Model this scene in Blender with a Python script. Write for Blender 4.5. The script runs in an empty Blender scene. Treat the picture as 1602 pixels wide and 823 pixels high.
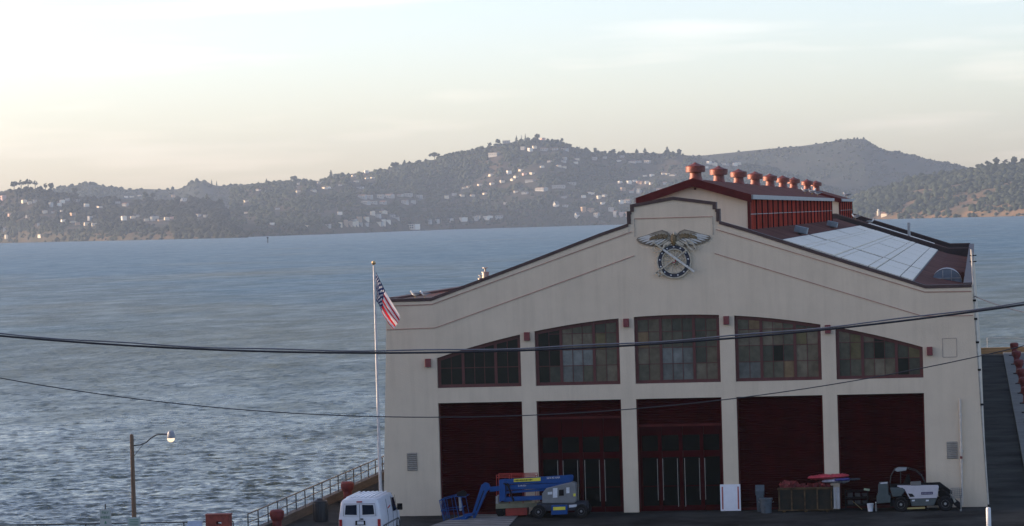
import bpy, math, random
import numpy as np
from mathutils import Vector, Matrix
random.seed(7); RNG = np.random.default_rng(7)
sc = bpy.context.scene
COL = sc.collection
R = math.radians

# ------------------------------------------------------------------ camera
CAMP = np.array([14.806, -163.969, 14.788])
CR = np.array([0.9900044, 0.13806645, -0.0287913])
CU = np.array([0.02663717, 0.01742494, 0.99949329])
CF = np.array([-0.13849817, 0.99026967, -0.01357307])
cam = bpy.data.cameras.new('camera')
cam.sensor_fit = 'HORIZONTAL'; cam.sensor_width = 36; cam.lens = 5200 / 1602 * 36
cam.clip_start = 1; cam.clip_end = 40000
camo = bpy.data.objects.new('camera', cam); COL.objects.link(camo)
m = Matrix.Identity(4)
for i in range(3):
    m[i][0] = CR[i]; m[i][1] = CU[i]; m[i][2] = -CF[i]; m[i][3] = CAMP[i]
camo.matrix_world = m
sc.camera = camo

# ------------------------------------------------------------------ sky, sun, exposure
SUN_EL, SUN_AZ = 10.0, 5.0      # degrees: elevation; angle behind the facade plane, sun on the left
world = bpy.data.worlds.new('World'); sc.world = world; world.use_nodes = True
nt = world.node_tree; nd = nt.nodes; lk = nt.links
bg = nd['Background']; bg.inputs['Strength'].default_value = 0.15
sky = nd.new('ShaderNodeTexSky'); sky.sky_type = 'NISHITA'; sky.sun_disc = False
sky.sun_elevation = R(SUN_EL); sky.sun_rotation = R(SUN_AZ - 90)   # sun on the left
sky.altitude = 20; sky.air_density = .66; sky.dust_density = 1.4; sky.ozone_density = 1.3
# thin cirrus streaks over the whole sky
tc = nd.new('ShaderNodeTexCoord')
mp = nd.new('ShaderNodeMapping'); mp.inputs['Scale'].default_value = (7, 7, 75); mp.inputs['Rotation'].default_value = (R(2), R(4), 0); mp.inputs['Location'].default_value = (1.7, .4, 2.0)
nz = nd.new('ShaderNodeTexNoise'); nz.inputs['Scale'].default_value = 1.3; nz.inputs['Detail'].default_value = 3; nz.inputs['Roughness'].default_value = .55
rp = nd.new('ShaderNodeValToRGB'); rp.color_ramp.elements[0].position = .50; rp.color_ramp.elements[0].color = (0, 0, 0, 1)
rp.color_ramp.elements[1].position = .76; rp.color_ramp.elements[1].color = (.12, .12, .12, 1)
mx = nd.new('ShaderNodeMixRGB'); mx.blend_type = 'MIX'; mx.inputs['Color2'].default_value = (8.4, 6.8, 6.0, 1)
lk.new(tc.outputs['Generated'], mp.inputs['Vector']); lk.new(mp.outputs[0], nz.inputs['Vector'])
lk.new(nz.outputs['Fac'], rp.inputs[0]); lk.new(rp.outputs[0], mx.inputs[0])
wb = nd.new('ShaderNodeMixRGB'); wb.blend_type = 'MULTIPLY'; wb.inputs[0].default_value = 1; wb.inputs[2].default_value = (1.085, .975, .985, 1)
lk.new(sky.outputs[0], wb.inputs[1]); lk.new(wb.outputs[0], mx.inputs['Color1']); lk.new(mx.outputs[0], bg.inputs['Color'])
sl = bpy.data.lights.new('sun', 'SUN'); sl.energy = 3.0; sl.angle = R(.5); sl.color = (1, .76, .52)
so = bpy.data.objects.new('sun', sl); COL.objects.link(so)
sd = Vector((-math.cos(R(SUN_AZ)) * math.cos(R(SUN_EL)), math.sin(R(SUN_AZ)) * math.cos(R(SUN_EL)), math.sin(R(SUN_EL))))
so.rotation_euler = sd.to_track_quat('Z', 'Y').to_euler(); so.location = (-60, 20, 60)
sc.view_settings.view_transform = 'Standard'; sc.view_settings.look = 'None'
sc.view_settings.exposure = 1.28; sc.view_settings.gamma = 1; sc.view_settings.use_curve_mapping = False
sc.render.engine = 'CYCLES'; sc.cycles.use_denoising = True
sc.cycles.max_bounces = 6; sc.cycles.volume_bounces = 0

# ------------------------------------------------------------------ helpers
def at(px, py, Y):
    """point of the place seen at photo pixel (px,py) that lies at depth Y (metres)"""
    d = CF + (px - 801) / 5200 * CR - (py - 411.5) / 5200 * CU
    return Vector(CAMP + (Y - CAMP[1]) / d[1] * d)
def onz(px, py, Z):
    d = CF + (px - 801) / 5200 * CR - (py - 411.5) / 5200 * CU
    return Vector(CAMP + (Z - CAMP[2]) / d[2] * d)
def pix(P):
    d = np.array(P) - CAMP; z = d @ CF
    return 801 + 5200 * (d @ CR) / z, 411.5 - 5200 * (d @ CU) / z

MATS = {}
def pm(name, col, rough=.6, metal=0, var=.15, scale=3., bump=0., bscale=30., spec=.5, col2=None, stretch=None, emit=None, trans=0, streak=0):
    """procedural material: base colour broken up by two octaves of noise"""
    if name in MATS: return MATS[name]
    mt = bpy.data.materials.new(name); mt.use_nodes = True; n = mt.node_tree.nodes; l = mt.node_tree.links
    b = n['Principled BSDF']
    b.inputs['Roughness'].default_value = rough; b.inputs['Metallic'].default_value = metal
    b.inputs['Specular IOR Level'].default_value = spec
    if trans: b.inputs['Transmission Weight'].default_value = trans
    t = n.new('ShaderNodeTexCoord'); vec = t.outputs['Object']
    if stretch:
        mpn = n.new('ShaderNodeMapping'); mpn.inputs['Scale'].default_value = stretch; l.new(vec, mpn.inputs[0]); vec = mpn.outputs[0]
    no = n.new('ShaderNodeTexNoise'); no.inputs['Scale'].default_value = scale; no.inputs['Detail'].default_value = 6; no.inputs['Roughness'].default_value = .65
    l.new(vec, no.inputs['Vector'])
    r = n.new('ShaderNodeValToRGB'); e = r.color_ramp.elements
    c2 = col2 if col2 else tuple(min(1, c * (1 + var)) for c in col)
    c1 = col if col2 else tuple(c * (1 - var) for c in col)
    e[0].position = .36; e[0].color = (*c1, 1); e[1].position = .66; e[1].color = (*c2, 1)
    l.new(no.outputs['Fac'], r.inputs[0]); l.new(r.outputs[0], b.inputs['Base Color'])
    if streak:
        m3 = n.new('ShaderNodeMapping'); m3.inputs['Scale'].default_value = (2.2, 2.2, .16); l.new(t.outputs['Object'], m3.inputs[0])
        n3 = n.new('ShaderNodeTexNoise'); n3.inputs['Scale'].default_value = 1; n3.inputs['Detail'].default_value = 6; n3.inputs['Roughness'].default_value = .7; l.new(m3.outputs[0], n3.inputs['Vector'])
        r3 = n.new('ShaderNodeValToRGB'); r3.color_ramp.elements[0].position = .46; r3.color_ramp.elements[0].color = (1, 1, 1, 1); r3.color_ramp.elements[1].position = .80; r3.color_ramp.elements[1].color = (1 - streak, 1 - streak * 1.05, 1 - streak * 1.15, 1); l.new(n3.outputs['Fac'], r3.inputs[0])
        x3 = n.new('ShaderNodeMixRGB'); x3.blend_type = 'MULTIPLY'; x3.inputs[0].default_value = 1; l.new(r.outputs[0], x3.inputs[1]); l.new(r3.outputs[0], x3.inputs[2]); l.new(x3.outputs[0], b.inputs['Base Color'])
    if bump:
        nb = n.new('ShaderNodeTexNoise'); nb.inputs['Scale'].default_value = bscale; nb.inputs['Detail'].default_value = 3
        l.new(vec, nb.inputs['Vector'])
        bp = n.new('ShaderNodeBump'); bp.inputs['Strength'].default_value = bump; bp.inputs['Distance'].default_value = .05
        l.new(nb.outputs['Fac'], bp.inputs['Height']); l.new(bp.outputs[0], b.inputs['Normal'])
    if emit:
        b.inputs['Emission Color'].default_value = (*emit[0], 1); b.inputs['Emission Strength'].default_value = emit[1]
    MATS[name] = mt
    return mt

class MB:
    def __init__(s): s.v = []; s.f = []; s.mi = []; s.m = 0
    def add(s, vs, fs):
        o = len(s.v); s.v += [tuple(v) for v in vs]
        for f in fs: s.f.append(tuple(i + o for i in f)); s.mi.append(s.m)
        return s
    def box(s, c, d, rz=0, rx=0, ry=0):
        hx, hy, hz = d[0] / 2, d[1] / 2, d[2] / 2
        vs = [Vector((x, y, z)) for x in (-hx, hx) for y in (-hy, hy) for z in (-hz, hz)]
        if rz or rx or ry:
            M = Matrix.Rotation(rz, 3, 'Z') @ Matrix.Rotation(ry, 3, 'Y') @ Matrix.Rotation(rx, 3, 'X'); vs = [M @ v for v in vs]
        vs = [v + Vector(c) for v in vs]
        return s.add(vs, [(0, 1, 3, 2), (4, 6, 7, 5), (0, 4, 5, 1), (2, 3, 7, 6), (0, 2, 6, 4), (1, 5, 7, 3)])
    def span(s, a, b):
        return s.box([(a[i] + b[i]) / 2 for i in range(3)], [abs(b[i] - a[i]) for i in range(3)])
    def prism(s, poly, y0, y1, ax='y'):
        n = len(poly)
        mk = {'y': lambda p, t: (p[0], t, p[1]), 'z': lambda p, t: (p[0], p[1], t), 'x': lambda p, t: (t, p[0], p[1])}[ax]
        vs = [mk(p, y0) for p in poly] + [mk(p, y1) for p in poly]
        fs = [tuple(range(n)), tuple(range(2 * n - 1, n - 1, -1))] + [(i, i + n, (i + 1) % n + n, (i + 1) % n) for i in range(n)]
        return s.add(vs, fs)
    def tube(s, pts, r, n=8, caps=True):
        pts = [Vector(p) for p in pts]; rs = r if isinstance(r, (list, tuple)) else [r] * len(pts)
        o = len(s.v); vs = []; fs = []
        up0 = None
        for i, p in enumerate(pts):
            a = pts[max(i - 1, 0)]; b = pts[min(i + 1, len(pts) - 1)]; d = (b - a).normalized()
            if up0 is None:
                up0 = Vector((0, 0, 1)) if abs(d.z) < .9 else Vector((1, 0, 0))
            u = d.cross(up0).normalized(); w = u.cross(d).normalized(); up0 = w
            for k in range(n):
                t = 2 * math.pi * k / n; vs.append(p + (u * math.cos(t) + w * math.sin(t)) * rs[i])
        for i in range(len(pts) - 1):
            for k in range(n):
                fs.append((i * n + k, i * n + (k + 1) % n, (i + 1) * n + (k + 1) % n, (i + 1) * n + k))
        if caps: fs.append(tuple(range(n - 1, -1, -1))); fs.append(tuple((len(pts) - 1) * n + k for k in range(n)))
        return s.add(vs, fs)
    def lathe(s, prof, c=(0, 0, 0), n=16, ax='z'):
        vs = []; fs = []
        for r, h in prof:
            for k in range(n):
                t = 2 * math.pi * k / n; a, b = r * math.cos(t), r * math.sin(t)
                vs.append((c[0] + a, c[1] + b, c[2] + h) if ax == 'z' else ((c[0] + a, c[1] + h, c[2] + b) if ax == 'y' else (c[0] + h, c[1] + a, c[2] + b)))
        for i in range(len(prof) - 1):
            for k in range(n):
                q = (i * n + k, i * n + (k + 1) % n, (i + 1) * n + (k + 1) % n, (i + 1) * n + k)
                fs.append(q if ax != 'y' else q[::-1])
        fs.append(tuple(range(n - 1, -1, -1))); fs.append(tuple((len(prof) - 1) * n + k for k in range(n)))
        return s.add(vs, fs)
    def build(s, name, mat, parent=None, smooth=False, loc=None, bevel=0):
        me = bpy.data.meshes.new(name); me.from_pydata([tuple(v) for v in s.v], [], s.f)
        ms = mat if isinstance(mat, (list, tuple)) else [mat]
        for q in ms: me.materials.append(q)
        if len(ms) > 1: me.polygons.foreach_set('material_index', s.mi)
        if smooth: me.polygons.foreach_set('use_smooth', [True] * len(me.polygons))
        me.update()
        o = bpy.data.objects.new(name, me); COL.objects.link(o)
        if parent: o.parent = parent
        if loc: o.location = loc
        if bevel:
            bv = o.modifiers.new('bevel', 'BEVEL'); bv.width = bevel; bv.segments = 2; bv.limit_method = 'ANGLE'; bv.angle_limit = R(40)
        if smooth:
            try: me.shade_smooth(); me.set_sharp_from_angle(angle=R(38))
            except Exception: pass
        return o
def tag(o, label=None, cat=None, group=None, kind=None):
    if label: o['label'] = label
    if cat: o['category'] = cat
    if group: o['group'] = group
    if kind: o['kind'] = kind
    return o
def thing(name, label, cat, loc=(0, 0, 0), rz=0, group=None):
    o = bpy.data.objects.new(name, None); COL.objects.link(o); o.location = loc; o.rotation_euler.z = rz
    o.empty_display_size = .3
    return tag(o, label, cat, group)
def copy_obj(o, parent=None, loc=None):
    c = o.copy(); COL.objects.link(c); c.parent = parent
    if loc is not None: c.location = loc
    return c
def copy_tree(o, loc=None, rz=None, parent=None):
    c = copy_obj(o, parent, loc)
    if rz is not None: c.rotation_euler.z = rz
    for ch in o.children: copy_tree(ch, parent=c)
    return c
def lettering(txt, size, loc, rot, mat, parent, depth=.004):
    cu = bpy.data.curves.new('lettering', 'FONT'); cu.body = txt; cu.size = size; cu.align_x = 'CENTER'; cu.align_y = 'CENTER'; cu.extrude = depth
    to = bpy.data.objects.new('text_source', cu); COL.objects.link(to); bpy.context.view_layer.update()
    me = bpy.data.meshes.new_from_object(to.evaluated_get(bpy.context.evaluated_depsgraph_get())); bpy.data.objects.remove(to); bpy.data.curves.remove(cu)
    me.materials.clear(); me.materials.append(mat); me.name = 'lettering'
    o = bpy.data.objects.new('lettering', me); COL.objects.link(o)
    o.location = loc; o.rotation_euler = rot; o.parent = parent
    return o

# value noise for terrain
_G = RNG.random((64, 64))
def vnoise(x, y):
    x = np.asarray(x, float); y = np.asarray(y, float)
    xi = np.floor(x).astype(int); yi = np.floor(y).astype(int); fx = x - xi; fy = y - yi
    fx = fx * fx * (3 - 2 * fx); fy = fy * fy * (3 - 2 * fy)
    g = lambda a, b: _G[a % 64, b % 64]
    return (g(xi, yi) * (1 - fx) + g(xi + 1, yi) * fx) * (1 - fy) + (g(xi, yi + 1) * (1 - fx) + g(xi + 1, yi + 1) * fx) * fy
def fbm(x, y, o=4):
    s = 0; a = .5
    for i in range(o):
        s = s + a * vnoise(x * 2 ** i + 7.3 * i, y * 2 ** i + 3.1 * i); a *= .5
    return s

# ================================================================== SETTING
SEA = -3.5
# ------------------------------------------------------------------ water: one sheet, finer near the quay, really displaced waves
def water():
    d = [30., 90., 130.]
    z = 160.
    while z < 12000:
        d.append(z); z += .21 * (z / 170.) ** 1.9
    d += [16000., 30000.]
    d = np.array(d)
    t = np.concatenate([[-1.7, -1.0, -.6, -.45, -.38], np.linspace(-.325, .04, 640), [.10, .2, .4, .8, 1.7]])
    T, D = np.meshgrid(t, d)
    X = CAMP[0] + T * D; Y = CAMP[1] + D
    dx = np.gradient(X, axis=1); dy = np.gradient(D, axis=0)
    sp = np.maximum(np.abs(dx), np.abs(dy) * .45)
    rg = np.random.default_rng(3)
    Z = np.zeros_like(X); HX = np.zeros_like(X)
    # patches of rougher and calmer water
    gust = (.45 + .8 * fbm(X / 60., Y / 130., 3)) * (.30 + 1.4 * fbm(X / 1.7 + 9, Y / 3.5, 3))
    for i in range(72):
        lam = .42 * (3.4 / .42) ** rg.random()
        a = rg.normal(-1.15, .6); k = 2 * math.pi / lam
        amp = .040 / k * (1.15 if lam < 1.8 else .8)
        ph = k * (math.cos(a) * X + math.sin(a) * Y) + rg.random() * 6.28
        w = np.clip((lam / sp - 2.0) / 2.0, 0, 1)
        s = np.sin(ph)
        Z += w * amp * (s + .35 * np.cos(2 * ph)); HX += w * amp * np.cos(ph) * .6
    Z *= gust
    V = np.stack([X + HX, Y, Z + SEA], -1).reshape(-1, 3)
    nr, ncl = X.shape
    idx = np.arange(nr * ncl).reshape(nr, ncl)
    F = np.stack([idx[:-1, :-1], idx[:-1, 1:], idx[1:, 1:], idx[1:, :-1]], -1).reshape(-1, 4)
    me = bpy.data.meshes.new('water')
    me.vertices.add(len(V)); me.vertices.foreach_set('co', V.ravel())
    me.loops.add(F.size); me.loops.foreach_set('vertex_index', F.ravel().astype(np.int32))
    me.polygons.add(len(F)); me.polygons.foreach_set('loop_start', np.arange(0, F.size, 4, dtype=np.int32))
    me.polygons.foreach_set('loop_total', np.full(len(F), 4, np.int32)); me.polygons.foreach_set('use_smooth', np.ones(len(F), bool))
    me.update(); me.validate()
    mt = bpy.data.materials.new('sea_water'); mt.use_nodes = True; n = mt.node_tree.nodes; l = mt.node_tree.links
    b = n['Principled BSDF']; b.inputs['Roughness'].default_value = .12; b.inputs['IOR'].default_value = 1.33
    g = n.new('ShaderNodeNewGeometry')
    # silty olive streaks in blue-grey water
    m1 = n.new('ShaderNodeMapping'); m1.inputs['Scale'].default_value = (.012, .006, 1); l.new(g.outputs['Position'], m1.inputs[0])
    n1 = n.new('ShaderNodeTexNoise'); n1.inputs['Scale'].default_value = 1; n1.inputs['Detail'].default_value = 5; l.new(m1.outputs[0], n1.inputs['Vector'])
    r = n.new('ShaderNodeValToRGB'); r.color_ramp.elements[0].position = .34; r.color_ramp.elements[0].color = (.016, .072, .100, 1)
    r.color_ramp.elements[1].position = .66; r.color_ramp.elements[1].color = (.066, .080, .048, 1)
    silt = n.new('ShaderNodeMapRange'); silt.inputs['From Min'].default_value = 300; silt.inputs['From Max'].default_value = 1500; silt.inputs['To Min'].default_value = .16; silt.inputs['To Max'].default_value = -.22
    sy_ = n.new('ShaderNodeSeparateXYZ'); l.new(g.outputs['Position'], sy_.inputs[0]); l.new(sy_.outputs[1], silt.inputs['Value'])
    sa = n.new('ShaderNodeMath'); l.new(n1.outputs['Fac'], sa.inputs[0]); l.new(silt.outputs[0], sa.inputs[1])
    l.new(sa.outputs[0], r.inputs[0]); l.new(r.outputs[0], b.inputs['Base Color'])
    # ripples: three sizes
    def rip(scale, dist, st, prev):
        mm = n.new('ShaderNodeMapping'); mm.inputs['Scale'].default_value = scale; mm.inputs['Rotation'].default_value = (0, 0, .35); l.new(g.outputs['Position'], mm.inputs[0])
        nn = n.new('ShaderNodeTexNoise'); nn.inputs['Scale'].default_value = 1; nn.inputs['Detail'].default_value = 4; nn.inputs['Roughness'].default_value = .6; l.new(mm.outputs[0], nn.inputs['Vector'])
        bb = n.new('ShaderNodeBump'); bb.inputs['Strength'].default_value = st if isinstance(st, float) else 1; bb.inputs['Distance'].default_value = dist
        l.new(nn.outputs['Fac'], bb.inputs['Height'])
        if not isinstance(st, float): l.new(st, bb.inputs['Strength'])
        if prev: l.new(prev, bb.inputs['Normal'])
        return bb.outputs[0]
    # waves too small to model far out become surface roughness; near the pier they are real
    sx = n.new('ShaderNodeSeparateXYZ'); l.new(g.outputs['Position'], sx.inputs[0])
    def ramp(lo, hi, a, c):
        q = n.new('ShaderNodeMapRange'); q.interpolation_type = 'SMOOTHSTEP'
        for i, v in zip(('From Min', 'From Max', 'To Min', 'To Max'), (lo, hi, a, c)): q.inputs[i].default_value = v
        l.new(sx.outputs[1], q.inputs['Value']); return q.outputs[0]
    ms = n.new('ShaderNodeMapping'); ms.inputs['Scale'].default_value = (.10, .05, 1); ms.inputs['Rotation'].default_value = (0, 0, -.12); l.new(g.outputs['Position'], ms.inputs[0])
    nsx = n.new('ShaderNodeTexNoise'); nsx.inputs['Scale'].default_value = 1; nsx.inputs['Detail'].default_value = 8; nsx.inputs['Roughness'].default_value = .75; l.new(ms.outputs[0], nsx.inputs['Vector'])
    mr = n.new('ShaderNodeMath'); mr.operation = 'MULTIPLY_ADD'; mr.inputs[1].default_value = .62; mr.inputs[2].default_value = -.31; l.new(nsx.outputs['Fac'], mr.inputs[0])
    ad = n.new('ShaderNodeMath'); ad.operation = 'ADD'; l.new(ramp(-10, 330, .16, .42), ad.inputs[0]); l.new(mr.outputs[0], ad.inputs[1])
    l.new(ad.outputs[0], b.inputs['Roughness'])
    p = rip((.09, .06, .1), 4.0, .35, None)
    p = rip((.60, .45, .4), .7, ramp(0, 2500, .5, .45), p)
    p = rip((2.4, 1.8, 2), .14, ramp(0, 1500, .7, .25), p)
    l.new(p, b.inputs['Normal'])
    me.materials.append(mt)
    o = bpy.data.objects.new('water', me); COL.objects.link(o)
    tag(o, 'choppy blue grey bay water', None, None, 'structure')
water()

# ------------------------------------------------------------------ quay, pier deck
asphalt = pm('asphalt', (.016, .016, .017), .95, spec=.04, var=.45, scale=.55, bump=.6, bscale=45)
deckm = pm('deck_asphalt', (.030, .031, .030), .95, spec=.06, var=.7, scale=.25, bump=.4, bscale=30)
conc = pm('concrete', (.13, .127, .118), .85, var=.22, scale=1.3, bump=.4, bscale=20)
darkconc = pm('stained_concrete', (.12, .115, .105), .9, var=.35, scale=.8, bump=.5, bscale=10)
g = MB(); g.prism([(-420, -600), (420, -600), (420, -12), (20, -12), (-19.6, -12), (-420, -12)], -6, 0, 'z')
tag(g.build('quay', asphalt), 'dark asphalt quay in front of the shed', kind='structure')
g = MB(); g.prism([(-19.6, -11.998), (20, -11.998), (20, 168.2), (-19.6, 168.2)], -1.1, .004, 'z')
pier = tag(g.build('pier_deck', deckm), 'asphalt pier deck under the shed', kind='structure')
for i, x in enumerate((-19.35, 19.75)):
    g = MB(); g.box((x, 78, .22), (.34, 179, .44)); g.build('stringpiece', pm('timber_grey', (.075, .060, .048), .85, var=.35, scale=3, stretch=(6, .3, 6)), pier)
g = MB(); g.box((16.4, 168.0, .3), (7.0, .4, .6)); g.build('end_beam', pm('timber_sunlit', (.42, .25, .11), .8, var=.3, scale=2, stretch=(.3, 6, 6)), pier)  # orange sunlight on the pier end put into the timber colour
for i in range(30):
    for x in (-18.9, 19.3):
        g = MB(); g.tube([(x, -10 + i * 6.1, -7), (x, -10 + i * 6.1, -1.2)], .22, 7); g.build('pile', darkconc, pier)
# kerb and raised walkway on the right of the shed
g = MB(); g.span((17.1, 5, .0), (19.5, 167.5, .14)); tag(g.build('walkway', conc, bevel=.02), 'raised concrete walkway on the right of the pier', kind='structure')
# pale grooved apron in front of the first door, laid in strips
stripm = pm('apron_strip', (.27, .265, .26), .8, var=.18, scale=1.5, bump=.3, bscale=18)
ap = tag(MB().prism([(-11.9, -7.6), (-7.7, -7.6), (-8.1, -.12), (-10.9, -.12)], .006, .012, 'z').build('apron', darkconc), 'pale grooved concrete apron before the left door', kind='structure')
for k in range(22):
    y0 = -7.5 + k * .335; t0 = (y0 + 7.6) / 7.48; t1 = (y0 + .295 + 7.6) / 7.48
    g = MB(); g.prism([(-11.9 + t0, y0), (-7.7 - .4 * t0, y0), (-7.7 - .4 * t1, y0 + .255), (-11.9 + t1, y0 + .255)], .013, .045, 'z')
    g.build('plank', pm('apron_strip_%d' % (k % 3), tuple(v * (1 - .22 * (k % 3)) for v in (.25, .245, .24)), .9, spec=.1, var=.25, scale=1.5), ap)

# ------------------------------------------------------------------ far shore
def shore_mesh(name, label, cols, pyridge, Ys, Yr, Yb, rough, seed, mat, nt_=46, top=None):
    """hill whose skyline is given at depth Yr; returns a sampler P(px, t)"""
    px = np.array([c[0] for c in pyridge], float); py = np.array([c[1] for c in pyridge], float)
    ysx = np.array([c[0] for c in Ys], float); ysy = np.array([c[1] for c in Ys], float)
    def P(x, t):
        x = np.asarray(x, float); t = np.asarray(t, float)
        yr = np.interp(x, px, py)
        dirv = CF + ((x - 801) / 5200)[..., None] * CR - ((yr - 411.5) / 5200)[..., None] * CU
        s = (Yr - CAMP[1]) / dirv[..., 1]
        top = CAMP + s[..., None] * dirv
        ys = np.interp(x, ysx, ysy)
        u = np.minimum(t, 1)
        Y = np.where(t <= 1, ys + (Yr - ys) * u, Yr + (Yb - Yr) * (t - 1))
        Xx = CAMP[0] + (top[..., 0] - CAMP[0]) * (Y - CAMP[1]) / (Yr - CAMP[1])
        zr = np.maximum(top[..., 2] - SEA, 1.)
        prof = np.where(t <= 1, .13 * np.minimum(u / .05, 1) + .87 * u ** .92, 1 - .9 * (t - 1) ** 1.5)
        n1 = fbm(Xx / 260. + seed, Y / 420. + seed, 4) - .47
        n2 = fbm(Xx / 70. + seed * 3, Y / 300., 3) - .44
        Zz = SEA - 2 + 2 * np.minimum(u / .02, 1) + zr * prof + (n1 * rough * 2 + n2 * rough) * np.clip(4 * u * (1.02 - u), 0, 1) * np.clip(zr / 60., .1, 1)
        return np.stack([Xx, Y, Zz], -1)
    xs = np.linspace(cols[0], cols[1], cols[2]); ts = np.concatenate([np.linspace(0, .06, 5)[:-1], np.linspace(.06, 1, nt_), [1.15, 1.4, 1.7, 2.0]])
    XX, TT = np.meshgrid(xs, ts)
    V = P(XX, TT); nr, nc_ = XX.shape
    idx = np.arange(nr * nc_).reshape(nr, nc_)
    F = np.stack([idx[:-1, :-1], idx[:-1, 1:], idx[1:, 1:], idx[1:, :-1]], -1).reshape(-1, 4)
    me = bpy.data.meshes.new(name); me.from_pydata(V.reshape(-1, 3).tolist(), [], F.tolist()); me.materials.append(mat)
    me.polygons.foreach_set('use_smooth', [True] * len(me.polygons)); me.update()
    o = bpy.data.objects.new(name, me); COL.objects.link(o); tag(o, label, kind='structure')
    return P
grass = pm('dry_hill_grass', (.028, .034, .022), .95, spec=.1, scale=.014, col2=(.085, .060, .040))
grass2 = pm('scrub_hill', (.026, .036, .024), .95, spec=.1, scale=.008, col2=(.045, .044, .030))
HILLS = {}
HILLS['back'] = shore_mesh('back_ridge', 'bare hazy ridge behind the wooded hills', (930, 1720, 120),
    [(930, 252), (1000, 246), (1050, 243), (1100, 243), (1150, 238), (1200, 233), (1250, 229), (1290, 224), (1318, 218.5), (1354, 218), (1366, 226), (1380, 234), (1420, 241), (1450, 249), (1500, 258), (1520, 264), (1570, 280), (1640, 300), (1720, 318)],
    [(930, 6700), (1720, 6500)], 7500, 7700, 14, 2.2, grass2, 40)
HILLS['left_back'] = shore_mesh('left_back_ridge', 'hazy ridge behind the left headland', (-120, 460, 90),
    [(-120, 310), (-40, 300), (60, 300), (100, 293), (130, 288), (148, 287.5), (170, 293), (200, 297), (230, 296), (255, 297), (280, 296), (292, 290), (308, 283), (322, 284), (335, 290), (360, 292), (400, 293), (460, 305)],
    [(-120, 6900), (460, 6800)], 7500, 7700, 12, 5.1, grass2, 30)
HILLS['main'] = shore_mesh('main_hill', 'long wooded hill dotted with houses across the bay', (360, 1460, 230),
    [(330, 300), (372, 294), (395, 291), (430, 288), (470, 283), (500, 283), (530, 274), (570, 269), (600, 266), (640, 256), (680, 250), (700, 244), (740, 236), (780, 226), (810, 222), (840, 219), (870, 221), (900, 233), (925, 239), (960, 240), (1000, 239), (1060, 241), (1090, 246), (1130, 255), (1200, 262), (1290, 290), (1380, 322), (1460, 345)],
    [(330, 5000), (400, 5050), (500, 5200), (600, 5600), (700, 6000), (950, 6000), (1460, 6000)], 6700, 7300, 22, 8.7, grass, 60)
HILLS['headland'] = shore_mesh('left_headland', 'near wooded headland on the left with houses', (-130, 387, 130),
    [(-130, 292), (-40, 300), (0, 301), (20, 296), (60, 295), (90, 301), (110, 305), (140, 309), (170, 311), (215, 312), (250, 313), (285, 315), (315, 315), (340, 321), (358, 334), (370, 346), (379, 360), (387, 373)],
    [(-130, 5600), (0, 5500), (200, 5020), (378, 4740), (390, 4740)], 5750, 6300, 14, 3.3, grass, 46)
HILLS['right'] = shore_mesh('right_headland', 'steep wooded headland on the right with bare tan slopes', (1322, 1760, 120),
    [(1322, 336), (1335, 310), (1360, 299), (1390, 291), (1410, 284), (1440, 276), (1490, 270), (1520, 266), (1545, 261), (1602, 258), (1680, 250), (1760, 256)],
    [(1322, 5000), (1380, 4930), (1600, 4620), (1760, 4500)], 5500, 6300, 16, 6.4, pm('tan_slope', (.060, .052, .032), .95, spec=.1, scale=.02, col2=(.21, .125, .066)), 50)
def on_hill(h, px, py):
    ts = np.linspace(.03, 1.0, 160); pts = HILLS[h](np.full(160, px), ts)
    for p in pts:
        if pix(p)[1] <= py: return p
    return pts[-1]

# ------------------------------------------------------------------ woods on the far hills
def ico(sub):
    import bmesh
    bm = bmesh.new(); bmesh.ops.create_icosphere(bm, subdivisions=sub, radius=1)
    v = np.array([x.co[:] for x in bm.verts]); f = np.array([[q.index for q in x.verts] for x in bm.faces]); bm.free()
    return v, f
ICO1, ICO2 = ico(1), ico(2)
def leafmat(name, c1, c2):
    mt = bpy.data.materials.new(name); mt.use_nodes = True; n = mt.node_tree.nodes; l = mt.node_tree.links
    b = n['Principled BSDF']; b.inputs['Roughness'].default_value = .9; b.inputs['Specular IOR Level'].default_value = .15
    a = n.new('ShaderNodeAttribute'); a.attribute_name = 'tint'
    r = n.new('ShaderNodeValToRGB'); r.color_ramp.elements[0].color = (*c1, 1); r.color_ramp.elements[1].color = (*c2, 1)
    l.new(a.outputs['Fac'], r.inputs[0]); l.new(r.outputs[0], b.inputs['Base Color'])
    return mt
woodleaf = leafmat('wood_foliage', (.016, .026, .015), (.046, .056, .030))
def blobs(name, C, S, mat, tint, base=ICO1, parent=None, seed=1, jit=.28):
    """many small crown clumps in one mesh; C centres, S (n,3) radii"""
    rg = np.random.default_rng(seed); v, f = base; n = len(C)
    j = 1 + rg.uniform(-jit, jit, (n, len(v), 1))
    V = (v[None] * j * S[:, None, :] + C[:, None, :]).reshape(-1, 3)
    F = (f[None] + (np.arange(n) * len(v))[:, None, None]).reshape(-1, 3)
    me = bpy.data.meshes.new(name)
    me.vertices.add(len(V)); me.vertices.foreach_set('co', V.ravel())
    me.loops.add(F.size); me.loops.foreach_set('vertex_index', F.ravel().astype(np.int32))
    me.polygons.add(len(F)); me.polygons.foreach_set('loop_start', np.arange(0, F.size, 3, dtype=np.int32)); me.polygons.foreach_set('loop_total', np.full(len(F), 3, np.int32))
    me.update(); a = me.attributes.new('tint', 'FLOAT', 'POINT'); a.data.foreach_set('value', np.repeat(tint, len(v)).astype(np.float32))
    me.materials.append(mat)
    o = bpy.data.objects.new(name, me); COL.objects.link(o)
    if parent: o.parent = parent
    return o
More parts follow.
